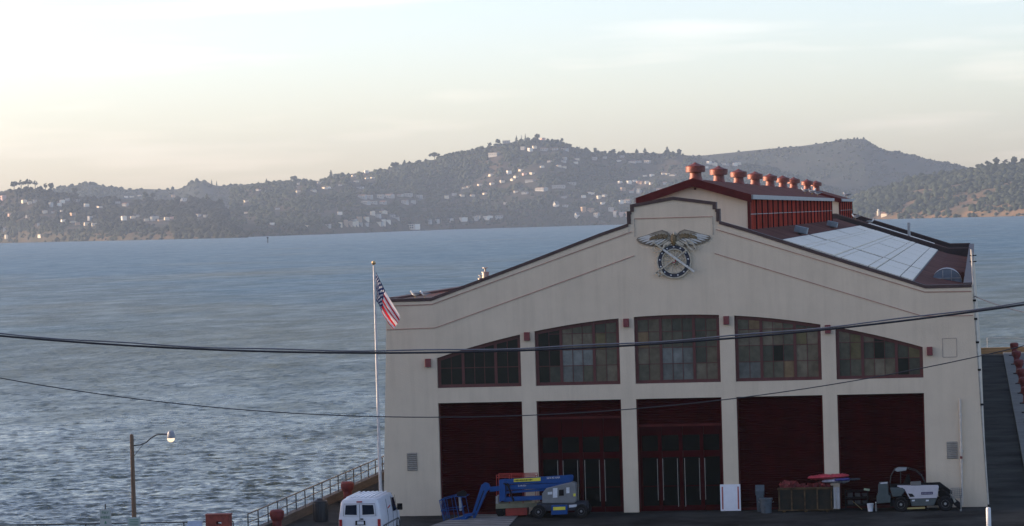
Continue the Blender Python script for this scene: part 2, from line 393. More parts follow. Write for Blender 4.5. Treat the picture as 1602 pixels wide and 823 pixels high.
CLEAR = [(1512, 320, 30, 11, -.55), (1412, 328, 30, 6, -.62), (1398, 288, 14, 4, -.2), (1440, 300, 26, 3, -.1), (1500, 292, 30, 3, -.25), (1452, 303, 9, 3, 0),
         (315, 306, 22, 4, -.3), (320, 297, 30, 3, -.2), (806, 254, 12, 5, -.6), (515, 333, 16, 6, -.3), (525, 283, 18, 4, -.25), (920, 309, 16, 4, -.15), (955, 290, 24, 3, -.4),
         (1030, 262, 60, 6, -.35), (1120, 248, 40, 5, -.2), (90, 372, 14, 4, 0), (110, 358, 12, 5, -.5), (390, 352, 12, 8, -.4), (862, 326, 12, 3, -.2), (445, 328, 12, 5, -.1)]
CLUSTERS = [
 ('headland', 'top row of the left headland', [(5, 309, 9, 6, 'p'), (37, 315, 6, 5, 'c'), (46, 317, 7, 4, 'c'), (54, 315, 4, 4, 'g'), (79, 320, 4, 8, 'g'), (92, 320, 4, 5, 'w'), (97, 315, 5, 5, 'w'), (105, 312, 6, 4, 'g'), (121, 314, 6, 4, 'g'), (135, 321, 6, 5, 'w'), (155, 324, 8, 2.5, 'c'), (184, 317, 7, 3, 'g'), (196, 320, 9, 5, 'g')]),
 ('headland', 'middle of the left headland', [(15, 335, 5, 3, 'p'), (42, 338, 3, 3, 'g'), (69, 331, 8, 4, 'c'), (83, 332, 6, 3, 'g'), (97, 330, 3, 3, 'w'), (113, 335, 8, 4, 't'), (98, 345, 6, 3, 'w'), (113, 347, 7, 2.5, 'c'), (120, 350, 5, 4, 't'), (140, 342, 5, 7, 'g'), (134, 350, 5, 5, 'c'), (146, 351, 5, 5, 'c'), (59, 351, 4, 4, 'g'), (6, 358, 5, 4, 'g')]),
 ('headland', 'cliff-top row of the left headland', [(193, 341, 8, 7, 'w'), (207, 340, 7, 4, 'c'), (215, 338, 5, 3, 'g'), (228, 344, 3, 4, 'c'), (238, 342, 5, 7, 'g'), (245, 340, 5, 4, 'g'), (260, 342, 6, 5, 'c'), (269, 341, 4, 4, 'p'), (250, 345, 7, 2.5, 't'), (310, 337, 5, 4, 'g'), (321, 338, 5, 4, 'g')]),
 ('headland', 'foot of the left headland', [(62, 370, 9, 2.5, 'c'), (10, 372, 4, 4, 'g'), (9, 376, 3, 3, 'w')]),
 ('left_back', 'saddle behind the left headland', [(197, 308, 5, 2.5, 'w'), (206, 308, 6, 2, 'c'), (218, 306, 4, 2, 'c'), (271, 307, 6, 4, 't'), (284, 312, 5, 4, 'w'), (290, 312, 9, 4, 'g')]),
 ('main', 'left slope of the main hill', [(384, 315, 6, 3, 'c'), (404, 298, 6, 2.5, 'g'), (466, 300, 4, 3, 'c'), (467, 288, 3, 3, 'g'), (490, 299, 8, 3, 'c'), (499, 286, 5, 4, 'c'), (508, 294, 8, 2.5, 'c'), (514, 294, 3, 3, 'w'), (532, 290, 4, 2.5, 'g'), (424, 350, 3, 3, 'w'), (433, 327, 6, 3, 'g'), (385, 333, 6, 2.5, 'g')]),
 ('main', 'skyline and upper slope above the waterfront', [(573, 269, 7, 4, 'w'), (553, 275, 8, 3, 'c'), (574, 279, 5, 2.5, 'c'), (583, 278, 5, 2.5, 'c'), (557, 284, 7, 2.5, 'c'), (563, 294, 10, 2.5, 'g')]),
 ('main', 'long pale terrace half-way up the main hill', [(566, 308, 12, 6, 'g'), (577, 308, 9, 6, 'g'), (594, 308, 9, 6, 'g'), (608, 307, 13, 6, 'g'), (625, 306, 8, 4, 'g'), (637, 305, 12, 5, 'g'), (655, 308, 8, 5, 'g'), (571, 317, 12, 5, 'g'), (584, 317, 9, 5, 'g'), (598, 317, 9, 5, 'g'), (632, 316, 9, 6, 'g'), (645, 316, 7, 5, 'g')]),
 ('main', 'cluster above the waterfront', [(530, 334, 4, 5, 'w'), (552, 345, 8, 4, 'g'), (560, 344, 5, 8, 't'), (571, 343, 6, 5, 'c'), (581, 334, 4, 7, 'c'), (590, 338, 7, 6, 'g'), (598, 332, 11, 5, 'c'), (597, 345, 7, 3, 'w'), (605, 348, 4, 4, 'w'), (592, 351, 9, 4, 'g'), (612, 338, 8, 4, 'g'), (619, 341, 6, 3, 'g'), (597, 351, 5, 4, 'c'), (570, 352, 6, 3, 'g')]),
 ('main', 'waterfront row at the foot of the main hill', [(529, 360, 6, 5, 'c'), (538, 357, 7, 8, 't'), (545, 358, 6, 6, 't'), (550, 361, 6, 5, 'c'), (555, 354, 4, 6, 'c'), (562, 361, 5, 3, 'g'), (510, 356, 10, 3, 'g'), (590, 357, 3, 4, 'c'), (479, 361, 4, 3, 'c'), (667, 357, 10, 4, 'g'), (680, 356, 8, 4, 'g'), (700, 357, 12, 4, 'g'), (722, 356, 13, 4, 'w'), (742, 355, 9, 4, 'g'), (760, 355, 14, 4, 'w'), (778, 355, 12, 4, 'g'), (745, 345, 4, 5, 'c')]),
 ('main', 'long stepped row below the tan clearing', [(697, 309, 4, 5, 'c'), (709, 304, 6, 4, 'g'), (721, 306, 5, 3, 'c'), (737, 306, 6, 3, 'c'), (757, 303, 6, 3, 'c'), (725, 294, 5, 2.5, 'c'), (732, 293, 5, 2.5, 'c'), (749, 290, 5, 2.5, 'c'), (768, 287, 6, 3, 'c'), (784, 284, 8, 3, 'c'), (801, 281, 8, 3, 'c'), (806, 277, 6, 3, 'c'), (767, 274, 7, 3, 'c'), (795, 270, 7, 5, 'w'), (814, 266, 7, 2.5, 'c'), (819, 272, 6, 3, 'p'), (831, 271, 7, 2.5, 'c')]),
 ('main', 'slope just below the summit', [(773, 242, 16, 5, 'g'), (818, 232, 6, 5, 'g'), (829, 234, 6, 5, 'w'), (836, 230, 6, 4, 'c'), (851, 234, 11, 4, 'g'), (868, 233, 8, 3, 'g'), (884, 234, 9, 3, 'g'), (849, 217, 7, 3, 'p'), (792, 219, 10, 4, 'g')]),
 ('main', 'right shoulder below the summit', [(847, 261, 4, 3, 'w'), (859, 253, 6, 3, 'g'), (873, 260, 6, 3, 'c'), (881, 261, 6, 2.5, 'c'), (882, 248, 7, 4, 'g'), (881, 253, 5, 3, 'g'), (900, 255, 4, 3, 'w'), (902, 249, 6, 2.5, 'c'), (930, 248, 7, 4, 'g'), (946, 247, 5, 3, 'g'), (968, 252, 5, 2, 'w'), (991, 253, 13, 2.5, 'g'), (973, 245, 7, 3, 'g')]),
 ('main', 'middle of the hill left of the gable', [(845, 296, 18, 5, 'g'), (872, 292, 20, 4, 'g'), (893, 287, 12, 3, 'g'), (805, 300, 5, 3, 'c'), (819, 302, 9, 3, 'g'), (788, 318, 3, 3, 'g'), (828, 283, 14, 3, 'g')]),
 ('main', 'knoll left of the gable', [(911, 308, 4, 4, 'w'), (920, 302, 3, 3, 'w'), (926, 303, 3, 3, 'w'), (935, 309, 5, 5, 'c'), (944, 306, 6, 3, 'g'), (910, 329, 8, 6, 't'), (922, 328, 9, 4, 't'), (941, 318, 5, 3, 'w'), (931, 338, 8, 5, 'g'), (880, 309, 7, 2.5, 'g'), (882, 322, 9, 3, 'g')]),
 ('main', 'slope beside the gable', [(969, 285, 5, 3, 'w'), (983, 285, 6, 5, 'w'), (998, 285, 7, 4, 'p'), (973, 296, 7, 5, 't'), (998, 297, 5, 4, 'g'), (970, 316, 5, 6, 'w'), (980, 315, 12, 5, 'g'), (960, 338, 5, 7, 'g'), (969, 345, 7, 5, 'p'), (978, 344, 7, 5, 'p'), (954, 328, 8, 4, 'g'), (992, 283, 3, 3, 'w'), (986, 300, 7, 4, 'g')]),
 ('main', 'grassy shoulder above the gable', [(1002, 286, 8, 4, 't'), (1011, 285, 4, 4, 'w'), (1018, 287, 6, 3, 'c'), (1008, 275, 3, 2.5, 'w'), (1019, 274, 5, 3.5, 'w'), (1037, 272, 3, 2.5, 'w'), (1044, 272, 3, 2, 'c'), (1052, 274, 9, 2, 'g'), (998, 300, 6, 4, 'g'), (1030, 297, 8, 3, 'g'), (1039, 287, 6, 4, 'g'), (997, 253, 10, 2.5, 'g'), (1013, 253, 9, 4, 'g')]),
 ('main', 'row seen between the ventilators', [(1109, 254.5, 7, 5, 'w'), (1118, 257, 8, 5, 'c'), (1132, 257, 5, 3, 'c'), (1138, 258, 5, 3, 'g'), (1150, 257, 5, 5, 'w'), (1156, 256, 4, 4, 'c'), (1105, 262, 2, 3, 'w')]),
]
HBOX = np.array([(px, py, w, hh) for _, _, l_ in CLUSTERS for px, py, w, hh, c_ in l_] + [(640, 356, 34, 8, ), (867, 320, 8, 8), (900, 338, 8, 8), (1375, 334, 16, 8)])
def in_clear(x, y):
    for cx, cy, rx, ry, a in CLEAR:
        u = (x - cx) * math.cos(a) + (y - cy) * math.sin(a); w = -(x - cx) * math.sin(a) + (y - cy) * math.cos(a)
        if (u / rx) ** 2 + (w / ry) ** 2 < 1: return True
    return False
def wood(h, label, x0, x1, n, rmin, rmax, thin, seed, tmax=1.0, tlo=.0, leaf=None):
    rg = np.random.default_rng(seed)
    px = rg.uniform(x0, x1, n); t = tlo + (tmax - tlo) * rg.random(n) ** .85
    p = HILLS[h](px, t)
    keep = fbm(p[:, 0] / 120. + seed, p[:, 1] / 160., 4) > thin + .10 * rg.normal(size=n)
    d = p - CAMP; zz = d @ CF; sx = 801 + 5200 * (d @ CR) / zz; sy = 411.5 - 5200 * (d @ CU) / zz
    for i in range(n):
        if keep[i] and in_clear(sx[i], sy[i]): keep[i] = rg.random() < .06
        if keep[i]:
            dx = np.abs(HBOX[:, 0] - sx[i]) - HBOX[:, 2] * .5; dy = sy[i] - HBOX[:, 1]
            if ((dx < 3.2) & (dy > -3) & (dy < 10)).any(): keep[i] = False
    p = p[keep]; r = rmin + (rmax - rmin) * rg.random(len(p)) ** 1.6
    S = np.stack([r * rg.uniform(.8, 1.3, len(p)), r * rg.uniform(.8, 1.3, len(p)), r * rg.uniform(.7, 1.25, len(p))], -1)
    p[:, 2] += r * .35
    o = blobs('woodland', p, S, leaf or woodleaf, np.clip(rg.normal(.42, .25, len(p)), 0, 1), seed=seed)
    tag(o, label, 'woodland', kind='stuff')
shadeleaf = leafmat('shaded_wood_foliage', (.007, .012, .008), (.026, .030, .017))  # shade on the headland woods painted into a darker leaf colour
wood('headland', 'trees with painted shade covering the near left headland', -120, 384, 5600, 2.4, 6.0, .33, 11, leaf=shadeleaf)
wood('headland', 'dense trees with painted shade on the right tip of the left headland', 268, 384, 1700, 3.0, 6.5, .12, 31, leaf=shadeleaf)
wood('headland', 'low brown scrub on the foot of the left headland', -120, 382, 2600, 1.6, 3.6, .30, 21, .22)
wood('right', 'low scrub on the foot of the right headland', 1325, 1740, 2200, 1.6, 3.8, .38, 25, .35)
wood('main', 'low scrub along the shore of the main hill', 362, 1100, 2600, 1.8, 4, .30, 23, .12)
wood('left_back', 'hazy trees on the ridge behind the left headland', -100, 420, 2600, 2.6, 6.0, .36, 12)
wood('main', 'trees covering the long hill across the bay', 362, 1400, 14500, 2.2, 5.6, .35, 13)
wood('back', 'scattered trees on the bare back ridge', 940, 1640, 3600, 1.8, 4.0, .42, 14)
wood('right', 'trees and scrub on the right headland', 1325, 1740, 4600, 2.4, 6.5, .34, 15)

barkm = pm('bark', (.06, .045, .035), .9)
def far_tree(h, px, py_base, hpx, wpx, style, label, seed):
    """tree on a far skyline: trunk, limbs and a crown of leaf clumps"""
    rg = np.random.default_rng(seed); base = HILLS[h](np.array([px]), np.array([.985]))[0]
    k = (base[1] - CAMP[1]) / 5200; H = hpx * k; W = wpx * k
    t = thing('skyline_tree', label, 'tree', base, 0, 'trees on the far skyline')
    g = MB(); g.tube([(0, 0, -2), (.2, 0, H * .35), (-.1, .2, H * .8)], [H * .05, H * .042, H * .02], 6)
    for a in range(4):
        q = a * 1.6 + rg.random(); g.tube([(0, 0, H * (.35 + .08 * a)), (math.cos(q) * W * .3, math.sin(q) * W * .3, H * (.6 + .07 * a))], [H * .018, H * .008], 5)
    g.build('trunk', barkm, t)
    n = 46
    if style == 'cone':
        z = rg.random(n) ** .8; rad = (1 - z) * W * .5
        a = rg.random(n) * 6.28; C = np.stack([np.cos(a) * rad * rg.random(n) ** .5, np.sin(a) * rad * rg.random(n) ** .5, H * (.12 + .86 * z)], -1); s = W * .16 * (1.15 - .7 * z)
    elif style == 'umbrella':
        a = rg.random(n) * 6.28; rr = rg.random(n) ** .5
        C = np.stack([np.cos(a) * rr * W * .48, np.sin(a) * rr * W * .48, H * (.58 + .38 * (1 - rr ** 2) * rg.random(n) + .06 * np.sin(a * 3))], -1); s = np.full(n, W * .10)
    else:
        v = rg.normal(size=(n, 3)); v /= np.linalg.norm(v, axis=1)[:, None]; rr = rg.random((n, 1)) ** .4
        C = v * rr * np.array([W * .42, W * .42, H * .30]) + np.array([0, 0, H * .66]); s = np.full(n, W * .13)
    S = np.stack([s, s, s * .8], -1) * rg.uniform(.7, 1.35, (n, 1))
    blobs('crown', C, S, woodleaf, np.clip(rg.normal(.3, .2, n), 0, 1), ICO1, t, seed, .35)
SKY_TREES = [
 ('headland', 22, 15, 13, 'round', 'leftmost tall tree of the crown cluster on the left headland'),
 ('headland', 33, 17, 12, 'umbrella', 'second tree of the open cluster topping the left headland'),
 ('headland', 44, 18, 14, 'umbrella', 'tallest flat-topped tree of the cluster on the left headland'),
 ('headland', 55, 15, 9, 'umbrella', 'right tree of the open cluster topping the left headland'),
 ('headland', 71, 13, 7, 'round', 'slim round tree right of the headland cluster'),
 ('headland', 80, 16, 10, 'round', 'round dark tree between the headland cluster and the low saddle'),
 ('headland', 117, 14, 12, 'round', 'broad dark tree standing in front of the hazy left ridge'),
 ('headland', 228, 14, 11, 'round', 'left of two dark round trees on the headland crest'),
 ('headland', 240, 13, 10, 'round', 'right of two dark round trees on the headland crest'),
 ('headland', 324, 16, 11, 'cone', 'dark pointed tree near the right end of the left headland'),
 ('headland', 344, 14, 12, 'round', 'last dark tree before the left headland drops to the water'),
 ('left_back', 331, 8, 4, 'cone', 'left small pointed tree beside the wooded knoll'),
 ('left_back', 339, 9, 3, 'cone', 'thin spire-shaped tree right of the wooded knoll'),
 ('main', 369, 8, 8, 'round', 'lone round tree on the low skyline left of the main hill'),
 ('main', 417, 10, 6, 'cone', 'pointed conifer on the low left skyline of the main hill'),
 ('main', 460, 9, 12, 'round', 'flat dark clump of tree on the low left skyline'),
 ('main', 518, 13, 9, 'cone', 'tall pointed conifer on the skyline above the tan clearing'),
 ('main', 617, 9, 14, 'round', 'broad domed tree on the rising skyline'),
 ('main', 633, 9, 8, 'cone', 'dark pyramid tree just right of the broad domed one'),
 ('main', 680, 13, 18, 'umbrella', 'lone umbrella-shaped tree with sky showing beneath its crown'),
 ('main', 766, 8, 7, 'round', 'round tree left of the summit'),
 ('main', 779, 10, 10, 'round', 'domed tree on the shoulder left of the summit'),
 ('main', 808, 11, 6, 'cone', 'left of three pointed conifers on the summit'),
 ('main', 816, 11, 3, 'cone', 'thin middle conifer of three on the summit'),
 ('main', 822, 12, 4, 'cone', 'right spire-like conifer of three on the summit'),
 ('main', 841, 10, 9, 'round', 'round tree at the top of the summit'),
 ('main', 879, 9, 7, 'round', 'single round tree right of the summit'),
 ('main', 907, 7, 3, 'cone', 'thin tree on the slope falling right of the summit'),
 ('main', 931, 9, 6, 'round', 'leaning tree at the dip right of the summit'),
 ('main', 960, 8, 9, 'round', 'round tree right of the skyline dip'),
 ('main', 1009, 10, 8, 'cone', 'pointed tree on the skyline above the shed gable'),
 ('main', 1044, 12, 11, 'cone', 'largest pyramid tree on the skyline left of the first ventilator'),
 ('main', 1063, 9, 9, 'round', 'square-topped tree on the skyline above the first ventilator'),
 ('right', 1530, 9, 9, 'round', 'round tree where the right headland meets the back ridge'),
 ('right', 1545, 11, 9, 'round', 'tree left of the tall pair on the right headland'),
 ('right', 1559, 15, 11, 'round', 'tallest tree on the right headland skyline'),
 ('right', 1573, 12, 9, 'umbrella', 'flat tree between two tall ones on the right headland'),
 ('right', 1587, 15, 12, 'round', 'broad tall tree near the right edge on the headland skyline'),
 ('right', 1600, 11, 9, 'round', 'tree cut by the right edge on the headland skyline'),
]
for i, (h, px, hp, wp, st, lb) in enumerate(SKY_TREES): far_tree(h, px, 0, hp, wp, st, lb, 50 + i)

# ------------------------------------------------------------------ houses on the far hills
hw = {'w': pm('house_white', (.86, .76, .62), .8, var=.06), 'c': pm('house_cream', (.74, .62, .46), .8, var=.08), 't': pm('house_tan', (.46, .30, .19), .8, var=.1),
      'g': pm('house_shaded', (.40, .38, .35), .8, var=.1), 'p': pm('house_pink', (.60, .38, .32), .8, var=.1)}  # grey entry: shade on unlit houses painted into the wall colour
hr = [pm('house_roof_brown', (.16, .10, .075), .85), pm('house_roof_grey', (.14, .145, .15), .85), pm('house_roof_red', (.24, .10, .07), .85)]
CNAME = {'w': 'white', 'c': 'cream', 't': 'tan', 'g': 'shade-grey', 'p': 'pink'}
ORD = ['leftmost', 'second', 'third', 'fourth', 'fifth', 'sixth', 'seventh', 'eighth', 'ninth', 'tenth', 'eleventh', 'twelfth', 'thirteenth', 'fourteenth', 'fifteenth', 'sixteenth', 'seventeenth', 'eighteenth']
hrg = random.Random(5)
for h, nm, lst in CLUSTERS:
    for i, (px, py, w, hh, c) in enumerate(sorted(lst)):
        p = on_hill(h, px, py + hh * .5); k = (p[1] - CAMP[1]) / 5200
        W = w * k * 1.0; H = hh * k * 1.05; D = max(8, W * .8); rz = hrg.uniform(-1.25, -.75) if c != 'g' else hrg.uniform(-.6, .1)
        g = MB(); flat = hrg.random() < .35
        eave = H * (.9 if flat else (.72 if H < W * .7 else .86)) + .2; D = min(D, 14); b0 = -4
        g.m = 0; g.add([(-W/2, -D/2, b0), (W/2, -D/2, b0), (W/2, D/2, b0), (-W/2, D/2, b0), (-W/2, -D/2, eave), (W/2, -D/2, eave), (W/2, D/2, eave), (-W/2, D/2, eave)], [(0, 1, 5, 4), (1, 2, 6, 5), (2, 3, 7, 6), (3, 0, 4, 7)])
        if not flat: g.add([(-W/2, -D/2, eave), (-W/2, D/2, eave), (-W/2, 0, H), (W/2, -D/2, eave), (W/2, D/2, eave), (W/2, 0, H)], [(0, 2, 1), (3, 4, 5)])
        g.m = 1; e = .5
        if flat: g.box((0, 0, eave + .2), (W + e, D + e, .4))
        else: g.add([(-W/2 - e, -D/2 - e, eave - .3), (W/2 + e, -D/2 - e, eave - .3), (W/2 + e, 0, H + .15), (-W/2 - e, 0, H + .15), (W/2 + e, D/2 + e, eave - .3), (-W/2 - e, D/2 + e, eave - .3)], [(0, 1, 2, 3), (3, 2, 4, 5)])
        if W > 9:   # window openings with dark glass, recessed look from real boxes set proud of the wall
            g.m = 2; nw = int(W // 4)
            for q in range(nw): g.box((-W/2 + (q + .5) * W / nw, -D/2 - .05, eave * .5), (1.5, .12, min(1.6, eave * .4)))
            g.box((-W/2 - .05, 0, eave * .5), (.12, 2, min(1.6, eave * .4)))
        o = g.build('house', [hw[c], hr[hrg.randrange(3)], pm('house_glass', (.03, .035, .04), .15)])
        o.location = (p[0], p[1], p[2]); o.rotation_euler.z = rz
        tag(o, f"{ORD[i]}{' from left' if i else ''} house, {CNAME[c]}, in the {nm}", 'house', 'houses on the far hills')

# ================================================================== PIER SHED
stucco = pm('stucco', (.655, .545, .415), .9, var=.05, scale=.5, bump=.25, bscale=14, streak=.12)
stucco_side = stucco
maroon = pm('maroon_paint', (.080, .012, .012), .7, spec=.1, var=.2, scale=2)
doorred = pm('door_red', (.040, .002, .0035), .8, spec=.02, var=.2, scale=1.2)
coping_m = pm('coping_dark', (.055, .028, .026), .6, var=.25, scale=2)
lineam = pm('score_line_tan', (.40, .22, .18), .85)
roofm = pm('roof_brown', (.125, .050, .038), .95, spec=.08, var=.35, scale=.4, bump=.4, bscale=8)
rustred = pm('vent_red', (.17, .040, .028), .52, var=.45, scale=5, metal=.2)
shed = thing('pier_shed', 'long cream stucco pier shed with stepped gable, maroon doors and clerestory', 'building')
# gable outline (x, z): left half mirrored
PAR = [(14.52, 10.88), (12.28, 10.88), (7.1, 12.66), (3.66, 13.88), (2.25, 14.32), (2.25, 14.92), (2.08, 14.92), (2.08, 15.25), (0, 15.58)]
def wall_x(z): return 15.0 - .0442 * z
ARCH = lambda x: 9.76 - .0129 * x * x
DOORX = [-9.95, -4.99, 0, 4.98, 9.94]; HW = 2.12; DT = 5.63; WB = 6.38; TH = .55
def par_z(x, side):
    """parapet height just right (+1) or left (-1) of x"""
    a = abs(x); inner = (side < 0) == (x > 0)   # towards the centre
    pts = PAR
    for (x1, z1), (x0, z0) in zip(pts[:-1], pts[1:]):
        if x1 == x0: continue
        if x0 < a < x1 or (a == x1 and inner) or (a == x0 and not inner): return z0 + (z1 - z0) * (a - x0) / (x1 - x0)
    return pts[0][1] if a > 14 else pts[-1][1]
brk = set()
for x, z in PAR[1:]: brk |= {x, -x}
for c in DOORX:
    for k in range(9): brk.add(round(c - HW + 2 * HW * k / 8, 4))
brk = sorted(brk)
g = MB()
def quad2(pl, y0, y1, rev=()):
    n = len(pl)
    g.add([(p[0], y0, p[1]) for p in pl], [tuple(range(n))]); g.add([(p[0], y1, p[1]) for p in pl], [tuple(range(n - 1, -1, -1))])
ext = [('L', brk[0]), ('R', brk[-1])]
for a, b in zip(brk[:-1], brk[1:]):
    mid = (a + b) / 2; za, zb = par_z(a, 1), par_z(b, -1)
    if any(abs(mid - c) < HW for c in DOORX):
        quad2([(a, DT), (b, DT), (b, WB), (a, WB)], 0, TH); quad2([(a, ARCH(a)), (b, ARCH(b)), (b, zb), (a, za)], 0, TH)
        g.add([(a, 0, DT), (b, 0, DT), (b, TH, DT), (a, TH, DT)], [(3, 2, 1, 0)])
        g.add([(a, 0, WB), (b, 0, WB), (b, TH, WB), (a, TH, WB)], [(0, 1, 2, 3)])
        g.add([(a, 0, ARCH(a)), (b, 0, ARCH(b)), (b, TH, ARCH(b)), (a, TH, ARCH(a))], [(3, 2, 1, 0)])
    else:
        quad2([(a, 0), (b, 0), (b, zb), (a, za)], 0, TH)
for s in (-1, 1):
    x0 = s * 12.28
    pl = [(x0, 0), (s * 15, 0), (s * wall_x(10.88), 10.88), (x0, 10.88)]
    quad2(pl if s > 0 else pl[::-1], 0, TH)
    g.add([(s * 15, 0, 0), (s * 15, TH, 0), (s * wall_x(10.88), TH, 10.88), (s * wall_x(10.88), 0, 10.88)], [(0, 1, 2, 3) if s > 0 else (3, 2, 1, 0)])
for c in DOORX:
    for s in (-1, 1):
        x = c + s * HW
        for z0, z1 in ((0, DT), (WB, ARCH(x))):
            g.add([(x, 0, z0), (x, TH, z0), (x, TH, z1), (x, 0, z1)], [(0, 1, 2, 3) if s < 0 else (3, 2, 1, 0)])
# vertical steps of the gable
for s in (-1, 1):
    for x, z0, z1 in ((2.25, 14.32, 14.92), (2.08, 14.92, 15.25)):
        g.add([(s * x, 0, z0), (s * x, TH, z0), (s * x, TH, z1), (s * x, 0, z1)], [(0, 1, 2, 3)])
fw = g.build('front_wall', stucco, shed)
# coping following the outline
g = MB()
out = [(-x, z) for x, z in PAR] + [(x, z) for x, z in PAR[::-1][1:]]
for (x0, z0), (x1, z1) in zip(out[:-1], out[1:]):
    if abs(x1 - x0) < 1e-6:
        s = 1 if x0 > 0 else -1
        lo, hi = min(z0, z1), max(z0, z1)
        g.prism([(x0 - s * .13, lo + .002), (x0 + s * .06, lo + .002), (x0 + s * .06, hi), (x0 - s * .13, hi)], -.06, TH + .06)
    else:
        e0 = -.06 if abs(z0 - z1) > 1e-4 else -.06
        g.prism([(x0 - (0.061 if x0 < 0 and abs(x0) < 3 else 0), z0 - .13), (x1 + (.061 if x1 > 0 and abs(x1) < 3 else 0), z1 - .13), (x1 + (.061 if x1 > 0 and abs(x1) < 3 else 0), z1 + .03), (x0 - (.061 if x0 < 0 and abs(x0) < 3 else 0), z0 + .03)], -.064, TH + .064)
g.build('coping', coping_m, shed)
# relief score lines
def sline(pts, w=.035, d=.03):
    g = MB()
    for (x0, z0), (x1, z1) in zip(pts[:-1], pts[1:]):
        g.prism([(x0, z0 - w / 2), (x1, z1 - w / 2), (x1, z1 + w / 2), (x0, z0 + w / 2)], -d, .002)
    g.build('score_line', lineam, shed)
for s in (-1, 1):
    sline([(s * x, z) for x, z in [(14.5, 10.55), (12.24, 10.57), (7.08, 12.29), (2.1, 13.92)]])
    sline([(s * x, z) for x, z in [(14.55, 9.37), (12.1, 9.40), (7.06, 11.06), (2.0, 12.74)]])
sline([(-1.94, 14.57), (1.95, 14.57)])
for s in (-1, 1): g = MB(); g.box((s * 1.94, -.012, 14.13), (.03, .03, .9)); g.build('score_line', pm('stucco_edge', (.40, .36, .31), .9), shed)
# raised border bands between the score lines (slightly proud plaster)
for s in (-1, 1):
    o_ = [(14.53, 10.74), (12.28, 10.74), (2.26, 14.18)]; i_ = [(2.26, 13.90), (12.24, 10.60), (14.53, 10.58)]
    g = MB(); pl = [(s * x, z) for x, z in o_ + i_]; g.prism(pl, -.028, .001); g.build('border_band', stucco, shed)
# side walls, rear wall, parapets across the roof
for s in (-1, 1):
    g = MB()
    xb, xt = s * 14.99, s * (wall_x(10.85) - .01)
    g.add([(xb, TH, 0), (xb, 165, 0), (xt, 165, 10.85), (xt, TH, 10.85), (xb - s * .4, TH, 0), (xb - s * .4, 165, 0), (xt - s * .35, 165, 10.85), (xt - s * .35, TH, 10.85)],
          [(0, 1, 2, 3), (4, 7, 6, 5), (3, 2, 6, 7)])
    g.build('side_wall', stucco, shed)
    g = MB(); g.box((s * 14.35, 82.7, 10.92), (.46, 164, .1)); g.build('coping', coping_m, shed)
for k, y in enumerate((130.8, 164.6)):
    g = MB(); pl = [(-14.2, 10.95), (-12.28, 10.95), (-2.6, 14.25), (2.6, 14.25), (12.28, 10.95), (14.2, 10.95), (14.2, 0 if k else 9.6), (-14.2, 0 if k else 9.6)]
    g.prism(pl[::-1], y, y + .35); g.build('rear_wall' if k else 'fire_wall', pm('parapet_black', (.035, .022, .02), .8, var=.4, scale=.6), shed)
    g = MB()
    for (x0, z0), (x1, z1) in zip(pl[:5], pl[1:6]): g.prism([(x0, z0), (x1, z1), (x1, z1 + .1), (x0, z0 + .1)], y - .05, y + .4)
    g.build('coping', pm('parapet_cap', (.07, .04, .035), .6), shed)
# roof slopes + flat gutters
RZ = lambda x: 14.01 - .345 * (abs(x) - 2.29)
for s in (-1, 1):
    for y0, y1 in ((TH, 130.8), (131.15, 164.6)):
        g = MB(); pl = [(s * 2.6, RZ(2.6)), (s * 12.3, RZ(12.3)), (s * 14.3, 10.15), (s * 14.3, 9.95), (s * 12.3, RZ(12.3) - .25), (s * 2.6, RZ(2.6) - .25)]
        g.prism(pl, y0 + .002, y1 - .002); g.build('roof', roofm, shed)
g = MB(); g.prism([(-2.7, 13.75), (2.7, 13.75), (2.7, 13.9), (-2.7, 13.9)], TH + .003, 164.5); g.build('ridge_deck', roofm, shed)
# white roof sheets on the right slope: laid out by dark chalk-line joints
sheetm = pm('white_roof_sheet', (.70, .61, .475), .45, var=.10, scale=.5, stretch=(.4, 4, 1), bump=.15, bscale=3)
jointm = pm('sheet_joint', (.05, .05, .06), .7)
xs_ = [4.7, 6.0, 7.35, 8.55, 9.8, 11.42]; ys_ = [12, 27, 41.5, 60, 79, 97, 113, 130.3]
sx_ = [(4.7, 5.72), (5.79, 6.05), (6.12, 7.35), (7.42, 7.68), (7.75, 9.1), (9.17, 9.5), (9.57, 10.75), (10.82, 11.42)]
for i, (xa, xb) in enumerate(sx_):
    for j in range(len(ys_) - 1):
        gap = 1.5 if ys_[j + 1] == 41.5 else .25
        ya, yb = ys_[j] + .02, ys_[j + 1] - gap
        if i % 2: ya += .0
        if j % 2 and i in (0, 4): yb -= 1.0
        h = .06 + .012 * ((i * 7 + j * 3) % 3)
        g = MB(); g.add([(xa, ya, RZ(xa) + h), (xb, ya, RZ(xb) + h), (xb, yb, RZ(xb) + h), (xa, yb, RZ(xa) + h), (xa, ya, RZ(xa)), (xb, ya, RZ(xb)), (xb, yb, RZ(xb)), (xa, yb, RZ(xa))],
                        [(0, 1, 2, 3), (4, 5, 1, 0), (5, 6, 2, 1), (6, 7, 3, 2), (7, 4, 0, 3)])
        g.build('roof_sheet', sheetm, shed)
g = MB(); g.add([(4.6, 11.9, RZ(4.6) + .02), (11.5, 11.9, RZ(11.5) + .02), (11.5, 130.4, RZ(11.5) + .02), (4.6, 130.4, RZ(4.6) + .02)], [(0, 1, 2, 3)]); g.build('sheet_underlay', jointm, shed)
g = MB(); g.add([(4.5, 145, RZ(4.5) + .05), (10.8, 148, RZ(10.8) + .05), (10.8, 163.5, RZ(10.8) + .05), (4.5, 163.5, RZ(4.5) + .05)], [(0, 1, 2, 3)]); g.build('roof_sheet', sheetm, shed)
